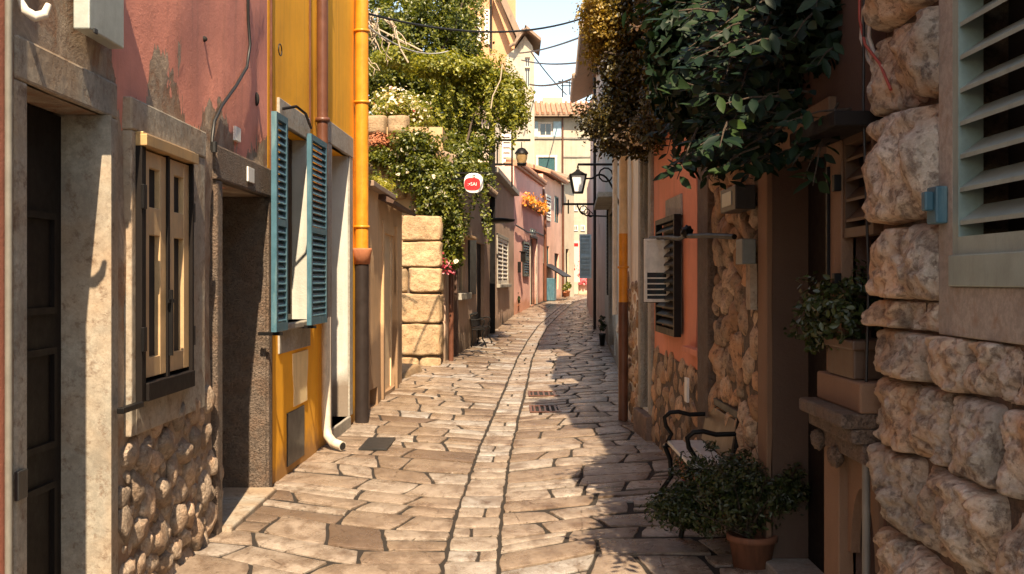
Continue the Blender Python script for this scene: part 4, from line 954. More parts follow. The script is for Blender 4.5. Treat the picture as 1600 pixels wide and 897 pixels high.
# ================================================================== RIGHT SIDE
XR = 1.45
f1 = Fr((XR, 1.0), (XR, 4.21), -1); r1 = f1.s
wn0, wn1 = r1(1640) , r1(1503)
wn0 = 1.35; zwb, zwt = 1.68, 3.1
rt, w = house('rusticated_house', f1, -.1, 5.8, [(wn0, wn1, zwb, zwt, .18)], 'mortar', 6, 'house of huge rough limestone blocks with grey-green shutter at the right edge', amp=.02, roofmat='oldtile', over=.08)
# frame, sill, shutter
fbuild(rt, f1, 'window_jamb', 'palestone', [(wn1, r1(1480), 1.42, zwt + .3, -.03, .03)], .006)
fbuild(rt, f1, 'window_lintel', 'palestone', [(wn0 - .2, wn1, zwt, zwt + .2, -.03, .03)], .006)
fbuild(rt, f1, 'window_sill', 'palestone', [(wn0 - .2, wn1, 1.42, zwb - .1, -.03, .034)], .006); fbuild(rt, f1, 'sill_board', 'greygreen', [(wn0 - .05, wn1, zwb - .1, zwb - .0, -.12, .045)], .004)
louvre_panel(rt, 'shutter', f1.p, wn0, wn1, zwb, zwt, -.05, .03, 'greygreen', pitch=.105, tilt=.5, slat_t=.014, rail=.045, midrail=False)
fbuild(rt, f1, 'shutter_back', 'void', [(wn0, wn1, zwb, zwt, -.17, -.15)])
o = fbuild(None, f1, 'shutter_catch', 'blue', [(r1(1496), r1(1480), f1.z(1488, 350), f1.z(1488, 292), .03, .07), (r1(1493), r1(1486), f1.z(1488, 330), f1.z(1488, 300), .07, .1)], .006); tag(o, 'teal iron shutter catch on the pale frame at the right edge', 'catch')
m = MB()
def course(za, zb, ua, ub, ws, sd, prot=.075):
    u = ub
    i = 0
    while u > ua + .05:
        wv = ws[i % len(ws)]; a = max(ua, u - wv)
        if a - ua < .12: a = ua
        lump(m, f1, a + .002, u - .002, za + .002, zb - .002, prot * random.uniform(.75, 1.25), 52, sd + i * 3, .46, 11, flat=20); u = a; i += 1
U1 = f1.L + .005; UJ = r1(1481) 
zs = [-.05, .3, .62, .92, 1.16, 1.37]
course(-.05, .33, 0, U1, [.5, .4, .45], 1); course(.33, .67, 0, U1, [.36, .32, .4], 11); course(.67, .98, 0, U1, [.42, .3, .35], 21)
course(.98, 1.24, 0, U1, [.4, .26, .4], 31); course(1.24, 1.42, 0, U1, [.52, .3, .4], 41)
course(1.42, 1.53, UJ, U1, [.3, .28], 51, .07)
for k, (za, zb) in enumerate(((1.53, 1.80), (1.80, 2.22), (2.22, 2.52), (2.54, 2.86), (2.88, 3.2), (3.2, 3.6), (3.6, 4.1))):
    if k in (2,): lump(m, f1, UJ, UJ + .17, za, zb, .1, 22, 71, .4, 11, flat=20); lump(m, f1, UJ + .175, UJ + .34, za, zb, .1, 22, 72, .4, 11, flat=20); lump(m, f1, UJ + .345, U1, za, zb, .09, 22, 73, .4, 11, flat=20)
    elif k == 0: lump(m, f1, UJ, UJ + .22, za, zb, .1, 24, 74, .35, 11, flat=20); lump(m, f1, UJ + .225, U1, za, zb, .12, 24, 75, .4, 11, flat=20)
    else: lump(m, f1, UJ + .003, U1, za + .004, zb - .004, .13, 34, 80 + k, .45, 11, flat=20)
m.build('stonework', M['rustic'], rt)
fe1 = Fr((XR + .5, 4.215), (XR, 4.215), -1)
# grey conduit and cables on the near corner
cp = Vector((XR - .06, 4.27, 0))
o = MB(); o.tube([(cp.x, cp.y, 0), (cp.x, cp.y, ZP(600, cp.y))], .016, 10); o = o.build('conduit', M['greypipe']); tag(o, 'thin grey conduit rising beside the rough limestone corner', 'pipe')
o = MB(); o.tube([(cp.x, cp.y, ZP(600, cp.y)), (cp.x + .01, cp.y, 1.6), (cp.x - .012, cp.y, 2.3), (cp.x, cp.y, 3.6)], .006, 8); o = o.build('corner_cable', M['cable']); tag(o, 'thin dark cable climbing above the grey conduit', 'cable')
def coil(name, mat, label, dx):
    m = MB(); y = 4.55
    for k in range(3): m.tube([(XR - .05, (XR - .05) * F / (xx + k * 6 + dx - 800), ZP(yy, (XR - .05) * F / (xx + k * 6 + dx - 800))) for xx, yy in ((1362, -30), (1348, 20), (1346, 60), (1358, 95), (1376, 118), (1384, 124))], .009, 8)
    o = m.build(name, M[mat]); tag(o, label, 'cable')
coil('cable_loop', 'lightcable', 'hanging loop of pale grey cables beside the rough limestone corner', 0)
m = MB(); y = 4.5; m.tube([(XR - .07, (XR - .07) * F / (a - 800), ZP(b, (XR - .07) * F / (a - 800))) for a, b in ((1343, -20), (1343, 30), (1352, 70), (1375, 100), (1392, 140))], .006, 8); o = m.build('red_cable', M['redcable']); tag(o, 'thin red cable drooping with the pale cables', 'cable')
# --- umber doorway house (R2/R3)
f2 = Fr((XR, 4.215), (XR, 6.32), -1); r2 = f2.s
o0, o1 = r2(1308), r2(1206); p0, p1 = r2(1384) , r2(1332); ztop = f2.z(1206, 253)
p0 = .01
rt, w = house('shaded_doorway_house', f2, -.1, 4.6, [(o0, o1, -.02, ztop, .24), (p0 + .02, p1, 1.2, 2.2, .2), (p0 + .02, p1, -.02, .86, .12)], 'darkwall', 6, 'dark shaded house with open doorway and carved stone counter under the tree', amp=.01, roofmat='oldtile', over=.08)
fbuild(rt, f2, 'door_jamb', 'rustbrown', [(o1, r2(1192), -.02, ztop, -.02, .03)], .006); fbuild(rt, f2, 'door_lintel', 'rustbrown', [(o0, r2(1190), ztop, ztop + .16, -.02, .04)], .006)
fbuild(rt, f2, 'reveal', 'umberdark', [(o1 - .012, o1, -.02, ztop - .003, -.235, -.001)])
dd = fbuild(rt, f2, 'door', 'wood_dark', [(o0, o1 - .012, -.02, ztop - .01, -.238, -.2)]); fbuild(dd, f2, 'handle', 'brass', [(o0 + .1, o0 + .13, 1, 1.12, -.2, -.17)], .004)
fbuild(dd, f2, 'red_notice', 'terracotta', [(o0 + .12, o0 + .2, 1.55, 1.72, -.2, -.195)])
fbuild(rt, f2, 'threshold', 'palestone', [(o0, o1, -.04, .05, -.23, .05)], .01)
# pilaster, counter, louvred shutter
fbuild(rt, f2, 'pilaster', 'rustbrown', [(p1, o0 - .002, .98, 2.2, -.02, .05)], .006); fbuild(rt, f2, 'pilaster', 'rustbrown', [(p1, o0 - .002, -.05, .88, -.02, .06)], .006)
fbuild(rt, f2, 'counter', 'roughtrim', [(p0, o0 + .01, 1.02, 1.08, -.1, .17), (p0, o0, .96, 1.02, -.05, .13), (p0, o0 - .01, .88, .96, -.05, .09)], .012)
fbuild(rt, f2, 'counter_riser', 'rustbrown', [(p0, o0 - .03, 1.08, 1.2, -.1, .1)], .01)
V, Fc = ico()
for (uu, zz, oo) in ((o0 - .06, .9, .1), (p1 - .06, .86, .09)):
    m = MB(); c = f2.p(uu, zz, oo); m.add([c + Vector((v.x * .03, v.y * .06, v.z * .045)) * (1 + .3 * mn.noise(v * 3)) for v in V], Fc, True); m.build('carved_corbel', M['roughtrim'], rt)
m = MB(); a, b = p0 + .02, p1; cx_ = (a + b) / 2; rr = (b - a) / 2 - .04; pts = [(a, .86), (a, .45)] + [(cx_ + rr * math.cos(t), .45 + .3 * math.sin(t)) for t in [math.pi - i * math.pi / 12 for i in range(13)]] + [(b, .45), (b, .86)]
m.add([f2.p(u, z, -.02) for u, z in pts] + [f2.p(u, z, .02) for u, z in pts], [tuple(range(len(pts)))[::-1], tuple(range(len(pts), 2 * len(pts)))] + [(i, i + 1, len(pts) + i + 1, len(pts) + i) for i in range(len(pts) - 1)]); m.build('arched_panel', M['rustbrown'], rt)
louvre_panel(rt, 'shutter', f2.p, p0 + .02, p1, 1.78, 2.2, -.02, .04, 'wood_brown', pitch=.085, slat_t=.012, rail=.03, midrail=False)
fwin(rt, f2, p0 + .02, p1, 1.2, 1.77, -.08, 'wood_dark', bars=1)
fbuild(rt, f2, 'canopy', 'wood_dark', [(p0, o0 + .05, 2.2, 2.26, -.02, .2)], .006)
fbuild(rt, f2, 'iron_strap', 'black_iron', [(o0 - .07, o0 - .045, 1.42, 2.1, .05, .065), (p1 - .01, p1 + .03, 1.98, 2.05, .05, .08), (p1 - .01, p1 + .03, 1.55, 1.63, .05, .08)], .003)
# pot on the counter
c = f2.p((p0 + p1) / 2 + .08, 1.2, .0)
pr = thing('counter_plant', tuple(c), 'bushy plant in a dark terracotta trough on the carved stone counter', 'plant')
m = MB(); m.fbox(f2, .12, .48, 1.202, 1.34, -.06, .09); m.fbox(f2, .1, .5, 1.32, 1.36, -.07, .1); m.build('trough', M['wood_brown'], pr, .008)
cc, nn = clumps([((c.x - .05, c.y + .02, 1.5), (.16, .26, .17), 30), ((c.x - .1, c.y + .32, 1.42), (.1, .16, .14), 12)], 45, .07, .2); leaf_cloud('foliage', M['shrub'], cc, nn, .035, pr, 1.8)
# --- rough stone section R3
f3 = Fr((XR, 6.325), (1.45, 8.13), -1); r3 = f3.s
rt, w = house('fieldstone_house', f3, -.1, 4.5, [], 'mortar', 6, 'house front of orange fieldstones and rough pilaster behind the bench', amp=.03, roofmat='oldtile', over=.08)
m = MB(); rubble(m, f3, .06, r3(1121), -.02, 3.3, .06, .15, 220, .5, .75)
m.build('rubble', M['rusticwall'], rt)
fbuild(rt, f3, 'pilaster', 'roughtrim', [(r3(1121), r3(1104), -.08, 3.6, -.03, .07)], .015)
bx = fbuild(None, f3, 'meter_box', 'hatch', [(r3(1192), r3(1166), f3.z(1180, 330), f3.z(1180, 293), .04, .16)], .006); tag(bx, 'dark metal box higher up on the fieldstone wall', 'meter box'); fbuild(bx, f3, 'lid', 'panel', [(r3(1186), r3(1170), f3.z(1180, 322), f3.z(1180, 300), .16, .166)], .003)
bx = fbuild(None, f3, 'cable_box', 'greymetal', [(r3(1192), r3(1181), f3.z(1185, 413), f3.z(1185, 374), .04, .12)], .006); tag(bx, 'small grey junction box below the dark box on the fieldstone wall', 'junction box')
m = MB(); m.fbox(f3, r3(1191), r3(1184), f3.z(1188, 484), f3.z(1188, 413), .03, .07); m.build('pale_duct', M['trim'], bx)
# --- salmon house R4
f4 = Fr((1.45, 8.135), (1.415, 10.95), -1); r4 = f4.s
h = (r4(1102), r4(1088), f4.z(1095, 545), 3.0, .15)
hv = (r4(1067), r4(1038), .98, 2.45, .06)
rt, w = house('salmon_render_house', f4, -.1, 4.5, [h], 'salmon', 6, 'salmon rendered house with black louvred shutter and stone base', amp=.01, roofmat='oldtile', over=.3)
fbuild(rt, f4, 'recess_panel', 'darkwall', [(h[0], h[1], h[2], h[3], -.14, -.1)])
fbuild(rt, f4, 'sill', 'salmon', [(h[0] - .02, h[1] + .25, h[2] - .05, h[2], -.12, .07)], .006)
m = wall_mesh(f4, -.08, .93, [], .02, .02, s0=.0, s1=f4.L); 
fbuild(rt, f4, 'stone_base', 'mortar', [(0.0, f4.L, -.08, .9, -.02, .012)])
m = MB(); rubble(m, f4, .04, f4.L - .04, .0, .86, .06, .13, 130, .35, 1.3); m.build('rubble', M['rusticwall'], rt)
fbuild(rt, f4, 'shutter_lintel', 'palestone', [(r4(1067), r4(1043), f4.z(1055, 340), f4.z(1055, 308), .0, .02)], .004)
louvre_panel(rt, 'shutter', f4.p, r4(1068), r4(1037), f4.z(1052, 522), f4.z(1052, 340), .02, .08, 'black_iron', pitch=.075, slat_t=.014, rail=.045, midrail=False)
fbuild(rt, f4, 'shutter_backing', 'palestone', [(r4(1066), r4(1039), f4.z(1052, 518), f4.z(1052, 342), .002, .012)])
o = fbuild(None, f4, 'white_post', 'signwhite', [(r4(1089), r4(1085), f4.z(1087, 628), f4.z(1087, 590), .06, .08)], .002); tag(o, 'small white plastic strip on the stone base behind the bench', 'strip')
# open glazed casement in front of the shutter
y = 9.72; xa, xb = XP(1006, y), XP(1046, y)
cs_ = thing('open_casement', (xb, y, ZP(475, y)), 'white framed glass casement swung out from the salmon wall before the black shutter', 'window')
m = MB(); za, zb_ = ZP(472, y), ZP(373, y); t = .028
m.box(xa, xa + t, y - .02, y + .02, za, zb_); m.box(xb - t, xb, y - .02, y + .02, za, zb_); m.box(xa + t, xb - t, y - .02, y + .02, za, za + t); m.box(xa + t, xb - t, y - .02, y + .02, zb_ - t, zb_); m.build('frame', M['white'], cs_, .003)
m = MB(); m.box(xa - .006, xb + .006, y + .021, y + .03, za - .006, zb_ + .006); m.build('back_rim', M['black_iron'], cs_)
m = MB(); m.box(xa + t * .6, xb - t * .6, y - .004, y + .004, za + t * .6, zb_ - t * .6); m.build('pane', M['glass'], cs_)
m = MB(); m.box(xa + t, xb - t, y - .012, y - .006, (za + zb_) / 2 - .02, zb_ - t); m.build('reflection_panel', M['white'], cs_)  # added white sheet imitating the reflection in the upper pane
for q_ in range(4):
    m = MB(); zq_ = za + t + .03 + q_ * .05; m.box(xa + t, xb - t, y - .014, y - .006, zq_, zq_ + .012); m.build('slat', M['white'], cs_)
m = MB(); m.bar((xb, y, zb_ - .1), (xb + .12, y + .02, zb_ - .1), .02, .02); m.bar((xb, y, za + .1), (xb + .12, y + .02, za + .1), .02, .02); m.build('hinge', M['black_iron'], cs_)
ib = thing('iron_wall_bracket', (XR - .1, 9, 2), 'twisted black iron bar bracket across the salmon wall towards the fieldstones', 'bracket')
m = MB(); m.tube([f4.p(r4(1040), f4.z(1040, 372), .14), f4.p(r4(1068), f4.z(1068, 371), .12), f4.p(r4(1085), f4.z(1085, 373), .12), f4.p(r4(1102), f4.z(1102, 368), .14)], .018, 8); m.tube([f3.p(r3(1110), f3.z(1110, 369), .15), f3.p(r3(1135), f3.z(1135, 368), .12), f3.p(r3(1160), f3.z(1160, 370), .05)], .018, 8); m.tube([f4.p(r4(1102), f4.z(1102, 368), .14), f3.p(r3(1110), f3.z(1110, 369), .15)], .018, 8); m.build('bar', M['black_iron'], ib)
m = MB(); V, Fc = ico(); c = f3.p(r3(1105) + .0, f3.z(1105, 362), .15); m.add([c + v * .045 * (1 + .4 * mn.noise(v * 2)) for v in V], Fc, True); m.build('knot', M['black_iron'], ib)
# --- R5 with lit cream door and orange pipe
f5 = Fr((1.415, 10.96), (1.34, 13.1), -1); r5 = f5.s
h = (r5(1019), r5(1006), .25, 3.1, .15)
rt, w = house('cream_doorway_house', f5, -.1, 4.5, [h], 'sunlit_pl', 6, 'narrow house coloured sunlit white with tall doorway beside the orange downpipe', amp=.015, roofmat='oldtile', over=.3)  # white front: sunlight put into the plaster colour
surround(rt, f5, h[0], h[1], h[2], h[3], .14, 'palestone', .04); fbuild(rt, f5, 'door', 'benchback', [(h[0], h[1], h[2], h[3], -.14, -.1)])
fbuild(rt, f5, 'step', 'step', [(h[0] - .15, h[1] + .15, -.05, .24, -.1, .09)], .01)
m = MB(); rubble(m, f5, h[1] + .16, f5.L - .05, .0, 1.6, .05, .11, 60, .4, .8); m.build('rubble', M['rusticwall'], rt)
pc = f5.p(r5(986), 0, .09)
pipe(rt, [(pc.x, pc.y, 5.2), (pc.x, pc.y, ZP(365, pc.y))], .05, 'whitedoor', 'upper_pipe'); pipe(rt, [(pc.x, pc.y, ZP(365, pc.y)), (pc.x, pc.y, 1.35)], .052, 'yellowpipe', 'middle_pipe', collars=[((pc.x, pc.y, 1.75), .062, .03)]); pipe(rt, [(pc.x, pc.y, 1.35), (pc.x, pc.y, 0)], .056, 'brownpipe', 'lower_pipe')
pipe(rt, [(pc.x - .07, pc.y + .25, 5.2), (pc.x - .07, pc.y + .25, 1.2)], .03, 'white', 'side_pipe')
# --- R6 grey houses
P6 = [(1.52, 13.15), (1.84, 18.2), (2.4, 28), (2.68, 35), (2.88, 40), (3.1, 45), (4.8, 52)]
f6 = Fr(P6[0], P6[1], -1)
h = (f6.s(978.5) if False else f6.L * .5, f6.L * .72, .2, 2.5, .15)
rt, w = house('grey_green_house', f6, -.1, 5.6, [h], 'greywall', 6, 'pale grey house with white door strip directly past the orange downpipe', roofmat='oldtile', over=.3)
fbuild(rt, f6, 'door', 'white', [(h[0], h[1], h[2], h[3], -.14, -.1)])
f7 = Fr(P6[1], P6[2], -1); r7 = f7.s
H7 = 8.1
hA = (r7(962), r7(953), .15, f7.z(957, 330), .2); hB = (r7(940), r7(934), f7.z(937, 470), f7.z(937, 330), .2)
rt, w = house('grey_lane_house', f7, -.1, H7, [hA, hB], 'greywall', 6, 'long grey shaded house with dark shutters on the right of the lane', roofmat='oldtile', over=.5, rise=1.6)
fbuild(rt, f7, 'door', 'wood_dark', [(hA[0], hA[1], hA[2], hA[3], -.19, -.14)]); surround(rt, f7, hA[0], hA[1], hA[2], hA[3], .12, 'palestone', .03)
fwin(rt, f7, hB[0], hB[1], hB[2], hB[3], -.05, 'dark_frame')
for u in (hA[0] - .5, hA[1] + .14, hB[1] + .06, hB[0] - .5):
    louvre_panel(rt, 'shutter', f7.p, u, u + .42, f7.z(945, 458), f7.z(945, 340), .02, .06, 'dark_frame', pitch=.09, slat_t=.02, rail=.04)
def PP(a, z, o): return f7.p(r7(948) + o, z, .03 + a)
louvre_panel(rt, 'upper_shutter', f7.p, r7(945), r7(937.5), f7.z(940, 246), f7.z(940, 190), .02, .1, 'white', pitch=.12, slat_t=.03, rail=.05)
fbuild(rt, f7, 'window_canopy', 'palestone', [(hA[0] - .2, hA[1] + .3, hA[3] + .15, hA[3] + .25, 0, .35)], .01)
f8 = Fr(P6[2], P6[3], -1); r8 = f8.s
rt, w = house('dusky_house', f8, -.1, 8.1, [], 'pinkgrey', 6, 'dusky pinkish grey house with black downpipe further down on the right', roofmat='oldtile', over=.6, rise=1.6)
u2 = f8.L * .6
pc = f8.p(u2, 0, .12); pipe(rt, [(pc.x, pc.y, 7.6), (pc.x, pc.y, .1)], .045, 'darkpipe')
f9 = Fr(P6[3], P6[4], -1)
rt, w = house('lane_end_house', f9, .1, 8.1, [], 'pinkgrey', 6, 'shaded house with open light blue shutter at the far right of the lane', roofmat='oldtile', over=.7, rise=1.6)
u_ = (38.2 - f9.A.y) / f9.d.y; yy = 38.2
def PP(a, z, o): return f9.p(u_ + o, z, .02 + a)
louvre_panel(rt, 'shutter', PP, 0, .42, ZP(435, yy), ZP(366, yy), -.03, .03, 'lightblue', pitch=.13, tilt=.9, slat_t=.03, rail=.06, midrail=True)
m = MB(); m.hexa([PP(.02, ZP(434, yy), .035), PP(.40, ZP(434, yy), .035), PP(.40, ZP(434, yy), .045), PP(.02, ZP(434, yy), .045), PP(.02, ZP(367, yy), .035), PP(.40, ZP(367, yy), .035), PP(.40, ZP(367, yy), .045), PP(.02, ZP(367, yy), .045)]); m.build('shutter_panel', M['lightblue'], rt)
f10 = Fr(P6[4], P6[5], -1)
rt, w = house('low_house', f10, .1, 5.4, [], 'pinkgrey', 5, 'low plain house on the right between the blue shutter and the corner', roofmat=None)
f10 = Fr(P6[5], P6[6], -1)
rt, w = house('corner_house', f10, .1, 5.4, [], 'pinkgrey', 5, 'last low house on the right at the corner where the lane turns', roofmat=None)
# hanging cloth
y = 12.6; m = MB(); vs = []; nx, nz = 8, 10
cl = [(960, 523), (966, 500), (972, 480), (980, 478)]
for i in range(nx + 1):
    for j in range(nz + 1):
        t = j / nz; xx = 978.5 - (17 * t ** .8) * (1 - i / nx) - 0; zz = 478 + t * 50 * (1 - .25 * (1 - i / nx)) + 3 * math.sin(i * 1.3); vs.append((XP(xx, y), y + .04 * math.sin(i * 1.7 + j * .4), ZP(zz, y)))
fs = [(i * (nz + 1) + j, (i + 1) * (nz + 1) + j, (i + 1) * (nz + 1) + j + 1, i * (nz + 1) + j + 1) for i in range(nx) for j in range(nz)]
m.add(vs, fs, True); o = m.build('hanging_cloth', M['cloth']); md = o.modifiers.new('t', 'SOLIDIFY'); md.thickness = .006; tag(o, 'white cloth hanging beside the foot of the orange downpipe', 'cloth')
# wall street lamps on right
def wall_lamp(px, pt, pb, y, frame, label):
    x = XP(px, y); zt, zb_ = ZP(pt, y), ZP(pb, y); h = zt - zb_; w = h * .3
    rt = thing('street_lantern', (x, y, zb_), label, 'street lamp')
    def ring(s, z): return [(x + a * s, y + b * s, z) for a, b in ((-1, -1), (1, -1), (1, 1), (-1, 1))]
    m = MB(); m.add(ring(w * .55, zb_ + .02 * h) + ring(w * 1.0, zb_ + h * .68), [(0, 1, 5, 4), (1, 2, 6, 5), (2, 3, 7, 6), (3, 0, 4, 7), (3, 2, 1, 0)]); m.build('glass', M['lampglass'], rt)
    m = MB(); A, B = ring(w * .57, zb_), ring(w * 1.03, zb_ + h * .7)
    for p, q in zip(A, B): m.bar(p, q, .025, .025)
    for r_ in (A, B):
        for i in range(4): m.bar(r_[i], r_[(i + 1) % 4], .03, .03)
    m.build('frame', M['black_iron'], rt)
    m = MB(); m.add(ring(w * 1.08, zb_ + h * .7) + ring(w * .35, zb_ + h * .86) , [(0, 1, 5, 4), (1, 2, 6, 5), (2, 3, 7, 6), (3, 0, 4, 7), (4, 5, 6, 7), (3, 2, 1, 0)]); m.lathe((x, y, zb_ + h * .86), [(w * .25, 0), (w * .3, h * .05), (w * .12, h * .08), (w * .1, h * .14), (0, h * .15)], 10); m.build('cap', M['black_iron'], rt)
    wx = frame.p(frame.s(955), 0).x; wy = y
    u = (y - frame.A.y) / frame.d.y; wx = frame.p(u, 0).x
    m = MB(); zz = ZP(257, y); m.tube([(x, y, zt), (x, y, zz), (wx, y, zz)], .022, 8); zq = ZP(279, y); m.tube([(x - .05, y, zq), (x + .25, y, zq)], .015, 6)
    pts = [(x + .25 + (wx - x - .25) * t, y, zq + .28 * math.sin(t * math.pi) * .5 - .5 * t * t) for t in [i / 10 for i in range(11)]]; m.tube(pts, .018, 8)
    m.tube([(wx - .25 + .12 * math.cos(t), y, zz - .18 + .12 * math.sin(t)) for t in [i * .6 for i in range(11)]], .014, 6); m.build('bracket', M['black_iron'], rt)
wall_lamp(903, 262, 301, 18.9, f7, 'glass street lantern on a scrolled iron bracket from the grey house')
sbk = thing('sign_bracket', (2.3, 25, 3), 'bare black iron sign bracket with cross bar below the street lantern', 'bracket')
y = 25.2; u = (y - f7.A.y) / f7.d.y; wx = f7.p(u, 0).x; zz = ZP(319, y); m = MB(); m.bar((XP(880, y), y, zz), (wx, y, zz), .045, .05); m.bar((XP(888, y), y, ZP(312, y)), (XP(888, y), y, ZP(334, y)), .03, .03); m.build('arm', M['black_iron'], sbk)
m = MB()
for k in range(3): m.tube([(XP(912, y) + .09 * (1 - k * .25) * math.cos(t) + k * .08, y, zz - .14 + .1 * (1 - k * .2) * math.sin(t) - k * .05) for t in [i * .55 for i in range(12)]], .012, 6)
m.tube([(XP(901, y), y, zz), (XP(906, y), y, ZP(330, y)), (XP(916, y), y, ZP(337, y)), (wx - .02, y, ZP(338, y))], .018, 6); m.build('scroll', M['black_iron'], sbk)
# plants by grey houses
potted(941, 540, 15, 490, 'dark thin climbing plant in a pot by the grey lane house door', n=500, ls=.06, potmat='hatch')
# balcony with plants at grey house upper
# --- oval sign
y = 20.2; x = XP(738, y); z = ZP(286, y)
sg = thing('oval_shop_sign', (x, y, z), 'white rounded shop sign with red oval and white letters beneath the ivy', 'sign')
def oval(mb, cx, cz, rx, rz, y0, y1, n=36, pw=2.6, pole=0):
    ring = []
    for i in range(n):
        t = 2 * math.pi * i / n; c_, s_ = math.cos(t), math.sin(t); ring.append((cx + rx * math.copysign(abs(c_) ** (2 / pw), c_), cz + rz * math.copysign(abs(s_) ** (2 / pw), s_)))
    mb.add([(a, y0, b) for a, b in ring] + [(a, y1, b) for a, b in ring], [tuple(range(n)), tuple(range(2 * n - 1, n - 1, -1))] + [(i, n + i, n + (i + 1) % n, (i + 1) % n) for i in range(n)])
s_ = y / F
m = MB(); oval(m, x + 2 * s_, z, 15 * s_, 15.5 * s_, y, y + .1); m.build('board', M['signwhite'], sg, .006)
m = MB(); oval(m, x, z - 1.5 * s_, 12.5 * s_, 9.5 * s_, y - .012, y - .001, pw=3); m.build('red_oval', M['red'], sg)
def text(body, size, loc, mat, parent, name='lettering'):
    cu = bpy.data.curves.new('t', 'FONT'); cu.body = body; cu.size = size; cu.extrude = .004; cu.align_x = 'CENTER'; cu.align_y = 'CENTER'
    to = bpy.data.objects.new('t', cu); COL.objects.link(to); dg = bpy.context.evaluated_depsgraph_get(); me = bpy.data.meshes.new_from_object(to.evaluated_get(dg)); bpy.data.objects.remove(to)
    for v in me.vertices: a, b, c = v.co; v.co = (loc[0] + a - ORG[parent.name].x, loc[1] - c - ORG[parent.name].y, loc[2] + b - ORG[parent.name].z)
    me.materials.clear(); me.materials.append(mat); o = bpy.data.objects.new(name, me); COL.objects.link(o); o.parent = parent; ORG[o.name] = ORG[parent.name]; return o
text(':•SAI', 7.5 * s_, (x, y - .018, z - 2 * s_), M['signwhite'], sg); text('I ID', 5.5 * s_, (x + 1 * s_, y - .008, z + 10.5 * s_), M['cable'], sg)
m = MB(); m.bar((x - 14 * s_, y + .05, z + 8 * s_), (x - .62, y + .5, z + 8 * s_), .03, .03); m.bar((x - .3, y + .05, z + 16 * s_), (x + .3, y + .05, z + 16 * s_), .03, .03); m.build('bracket', M['black_iron'], sg)

# --- benches
def bench(fr, u0, u1, label, seatmat='benchwood', backmat='benchback', dep=.26, z0=0.0, o0=.03, top=.76):
    rt = thing('street_bench', tuple(fr.p((u0 + u1) / 2, z0, .3)), label, 'bench'); P = lambda u, z, o: fr.p(u, z + z0, o)
    def bar(m, a, b, w, h): m.bar(P(*a), P(*b), w, h)
    sw = (dep - .03) / 2
    for i in range(2):
        m = MB(); o = o0 + .06 + i * (sw + .02); m.hexa([P(u0, .43, o), P(u1, .43, o), P(u1, .43, o + sw), P(u0, .43, o + sw), P(u0, .455, o), P(u1, .455, o), P(u1, .455, o + sw), P(u0, .455, o + sw)]); m.build('seat_plank', M[seatmat], rt, .004)
    m = MB(); m.hexa([P(u0 + .03, .47, o0 + .05), P(u1 - .03, .47, o0 + .05), P(u1 - .03, .47, o0 + .07), P(u0 + .03, .47, o0 + .07), P(u0 + .03, top - .04, o0 - .0), P(u1 - .03, top - .04, o0 - .0), P(u1 - .03, top - .04, o0 + .02), P(u0 + .03, top - .04, o0 + .02)]); m.build('backrest', M[backmat], rt, .004)
    m = MB(); bar(m, (u0, top, o0 + .0), (u1, top, o0 + .0), .04, .05); m.build('top_rail', M['dark_frame'], rt, .008)
    f = o0 + dep + .07
    for u in (u0 + .02, u1 - .02):
        m = MB(); m.tube([P(u, 0, o0 + .02), P(u, .25, o0 + .05), P(u, .44, o0 + .04), P(u, top + .02, o0)], .016, 8); m.build('rear_leg', M['black_iron'], rt)
        m = MB(); m.tube([P(u, 0, f + .04), P(u, .1, f + .02), P(u, .2, f - .05), P(u, .32, f - .04), P(u, .42, f)], .017, 8); m.tube([P(u, .42, f - .001), P(u, .41, o0 + .04)], .016, 8); m.build('front_leg', M['black_iron'], rt)
        m = MB(); m.tube([P(u, .44, f - .02), P(u, .5, f - .05), P(u, .56, f - .01), P(u, .62, f + .0), P(u, .655, f - .04), P(u, .66, f - .1), P(u, .64, f - .18), P(u, .645, o0 + .01)], .016, 8); m.build('armrest', M['black_iron'], rt)
    return rt
bench(f3, 6.75 - 6.325, 7.8 - 6.325, 'slatted bench with curly black iron arms against the fieldstone wall')
ub = se(757); bench(fE, ub - 3.5, ub - 2.1, 'dark iron bench against the shaded brown house', 'wood_dark', 'wood_dark', z0=gz(*fE.p(ub - 2.8, 0, .3)[:2]))
# big dark bush + pot at the right front
x, y = G(1178, 888); y += .05; pr = thing('potted_shrub', (x, y, 0), 'large dark bushy shrub spilling from a terracotta pot before the bench', 'plant')
m = MB(); m.lathe((x, y, -.03), [(0, .01), (.1, .01), (.125, .17), (.14, .175), (.142, .21), (.12, .21), (.11, .18), (0, .18)], 28); m.build('pot', M['oldpot'], pr)
cc, nn = clumps([((x - .03, y + .05, .38), (.28, .3, .2), 70), ((x - .28, y + .2, .3), (.17, .2, .18), 30), ((x + .12, y + .05, .42), (.14, .2, .15), 30), ((x + .2, y + .0, .42), (.14, .2, .16), 22), ((x - .05, y + .45, .35), (.32, .25, .27), 44), ((x - .25, y + .5, .3), (.2, .25, .22), 30), ((x - .42, y + .3, .24), (.12, .2, .15), 16)], 75, .085, .15)
leaf_cloud('foliage', M['shrub'], cc, nn, .032, pr, 2.4)
branches([((x, y, .15), (x + random.uniform(-.35, .25), y + random.uniform(-.2, .4), random.uniform(.3, .75))) for _ in range(22)], pr, .006, 'stem')
x2, y2 = G(1080, 800); fl = thing('small_flower_pot', (x2 + .05, y2 + .4, 0), 'little pot with red and yellow blossoms under the bench arm', 'plant')
m = MB(); m.lathe((x2 + .05, y2 + .4, -.01), [(0, .01), (.06, .01), (.08, .14), (.07, .14), (0, .12)], 16); m.build('pot', M['hatch'], fl)
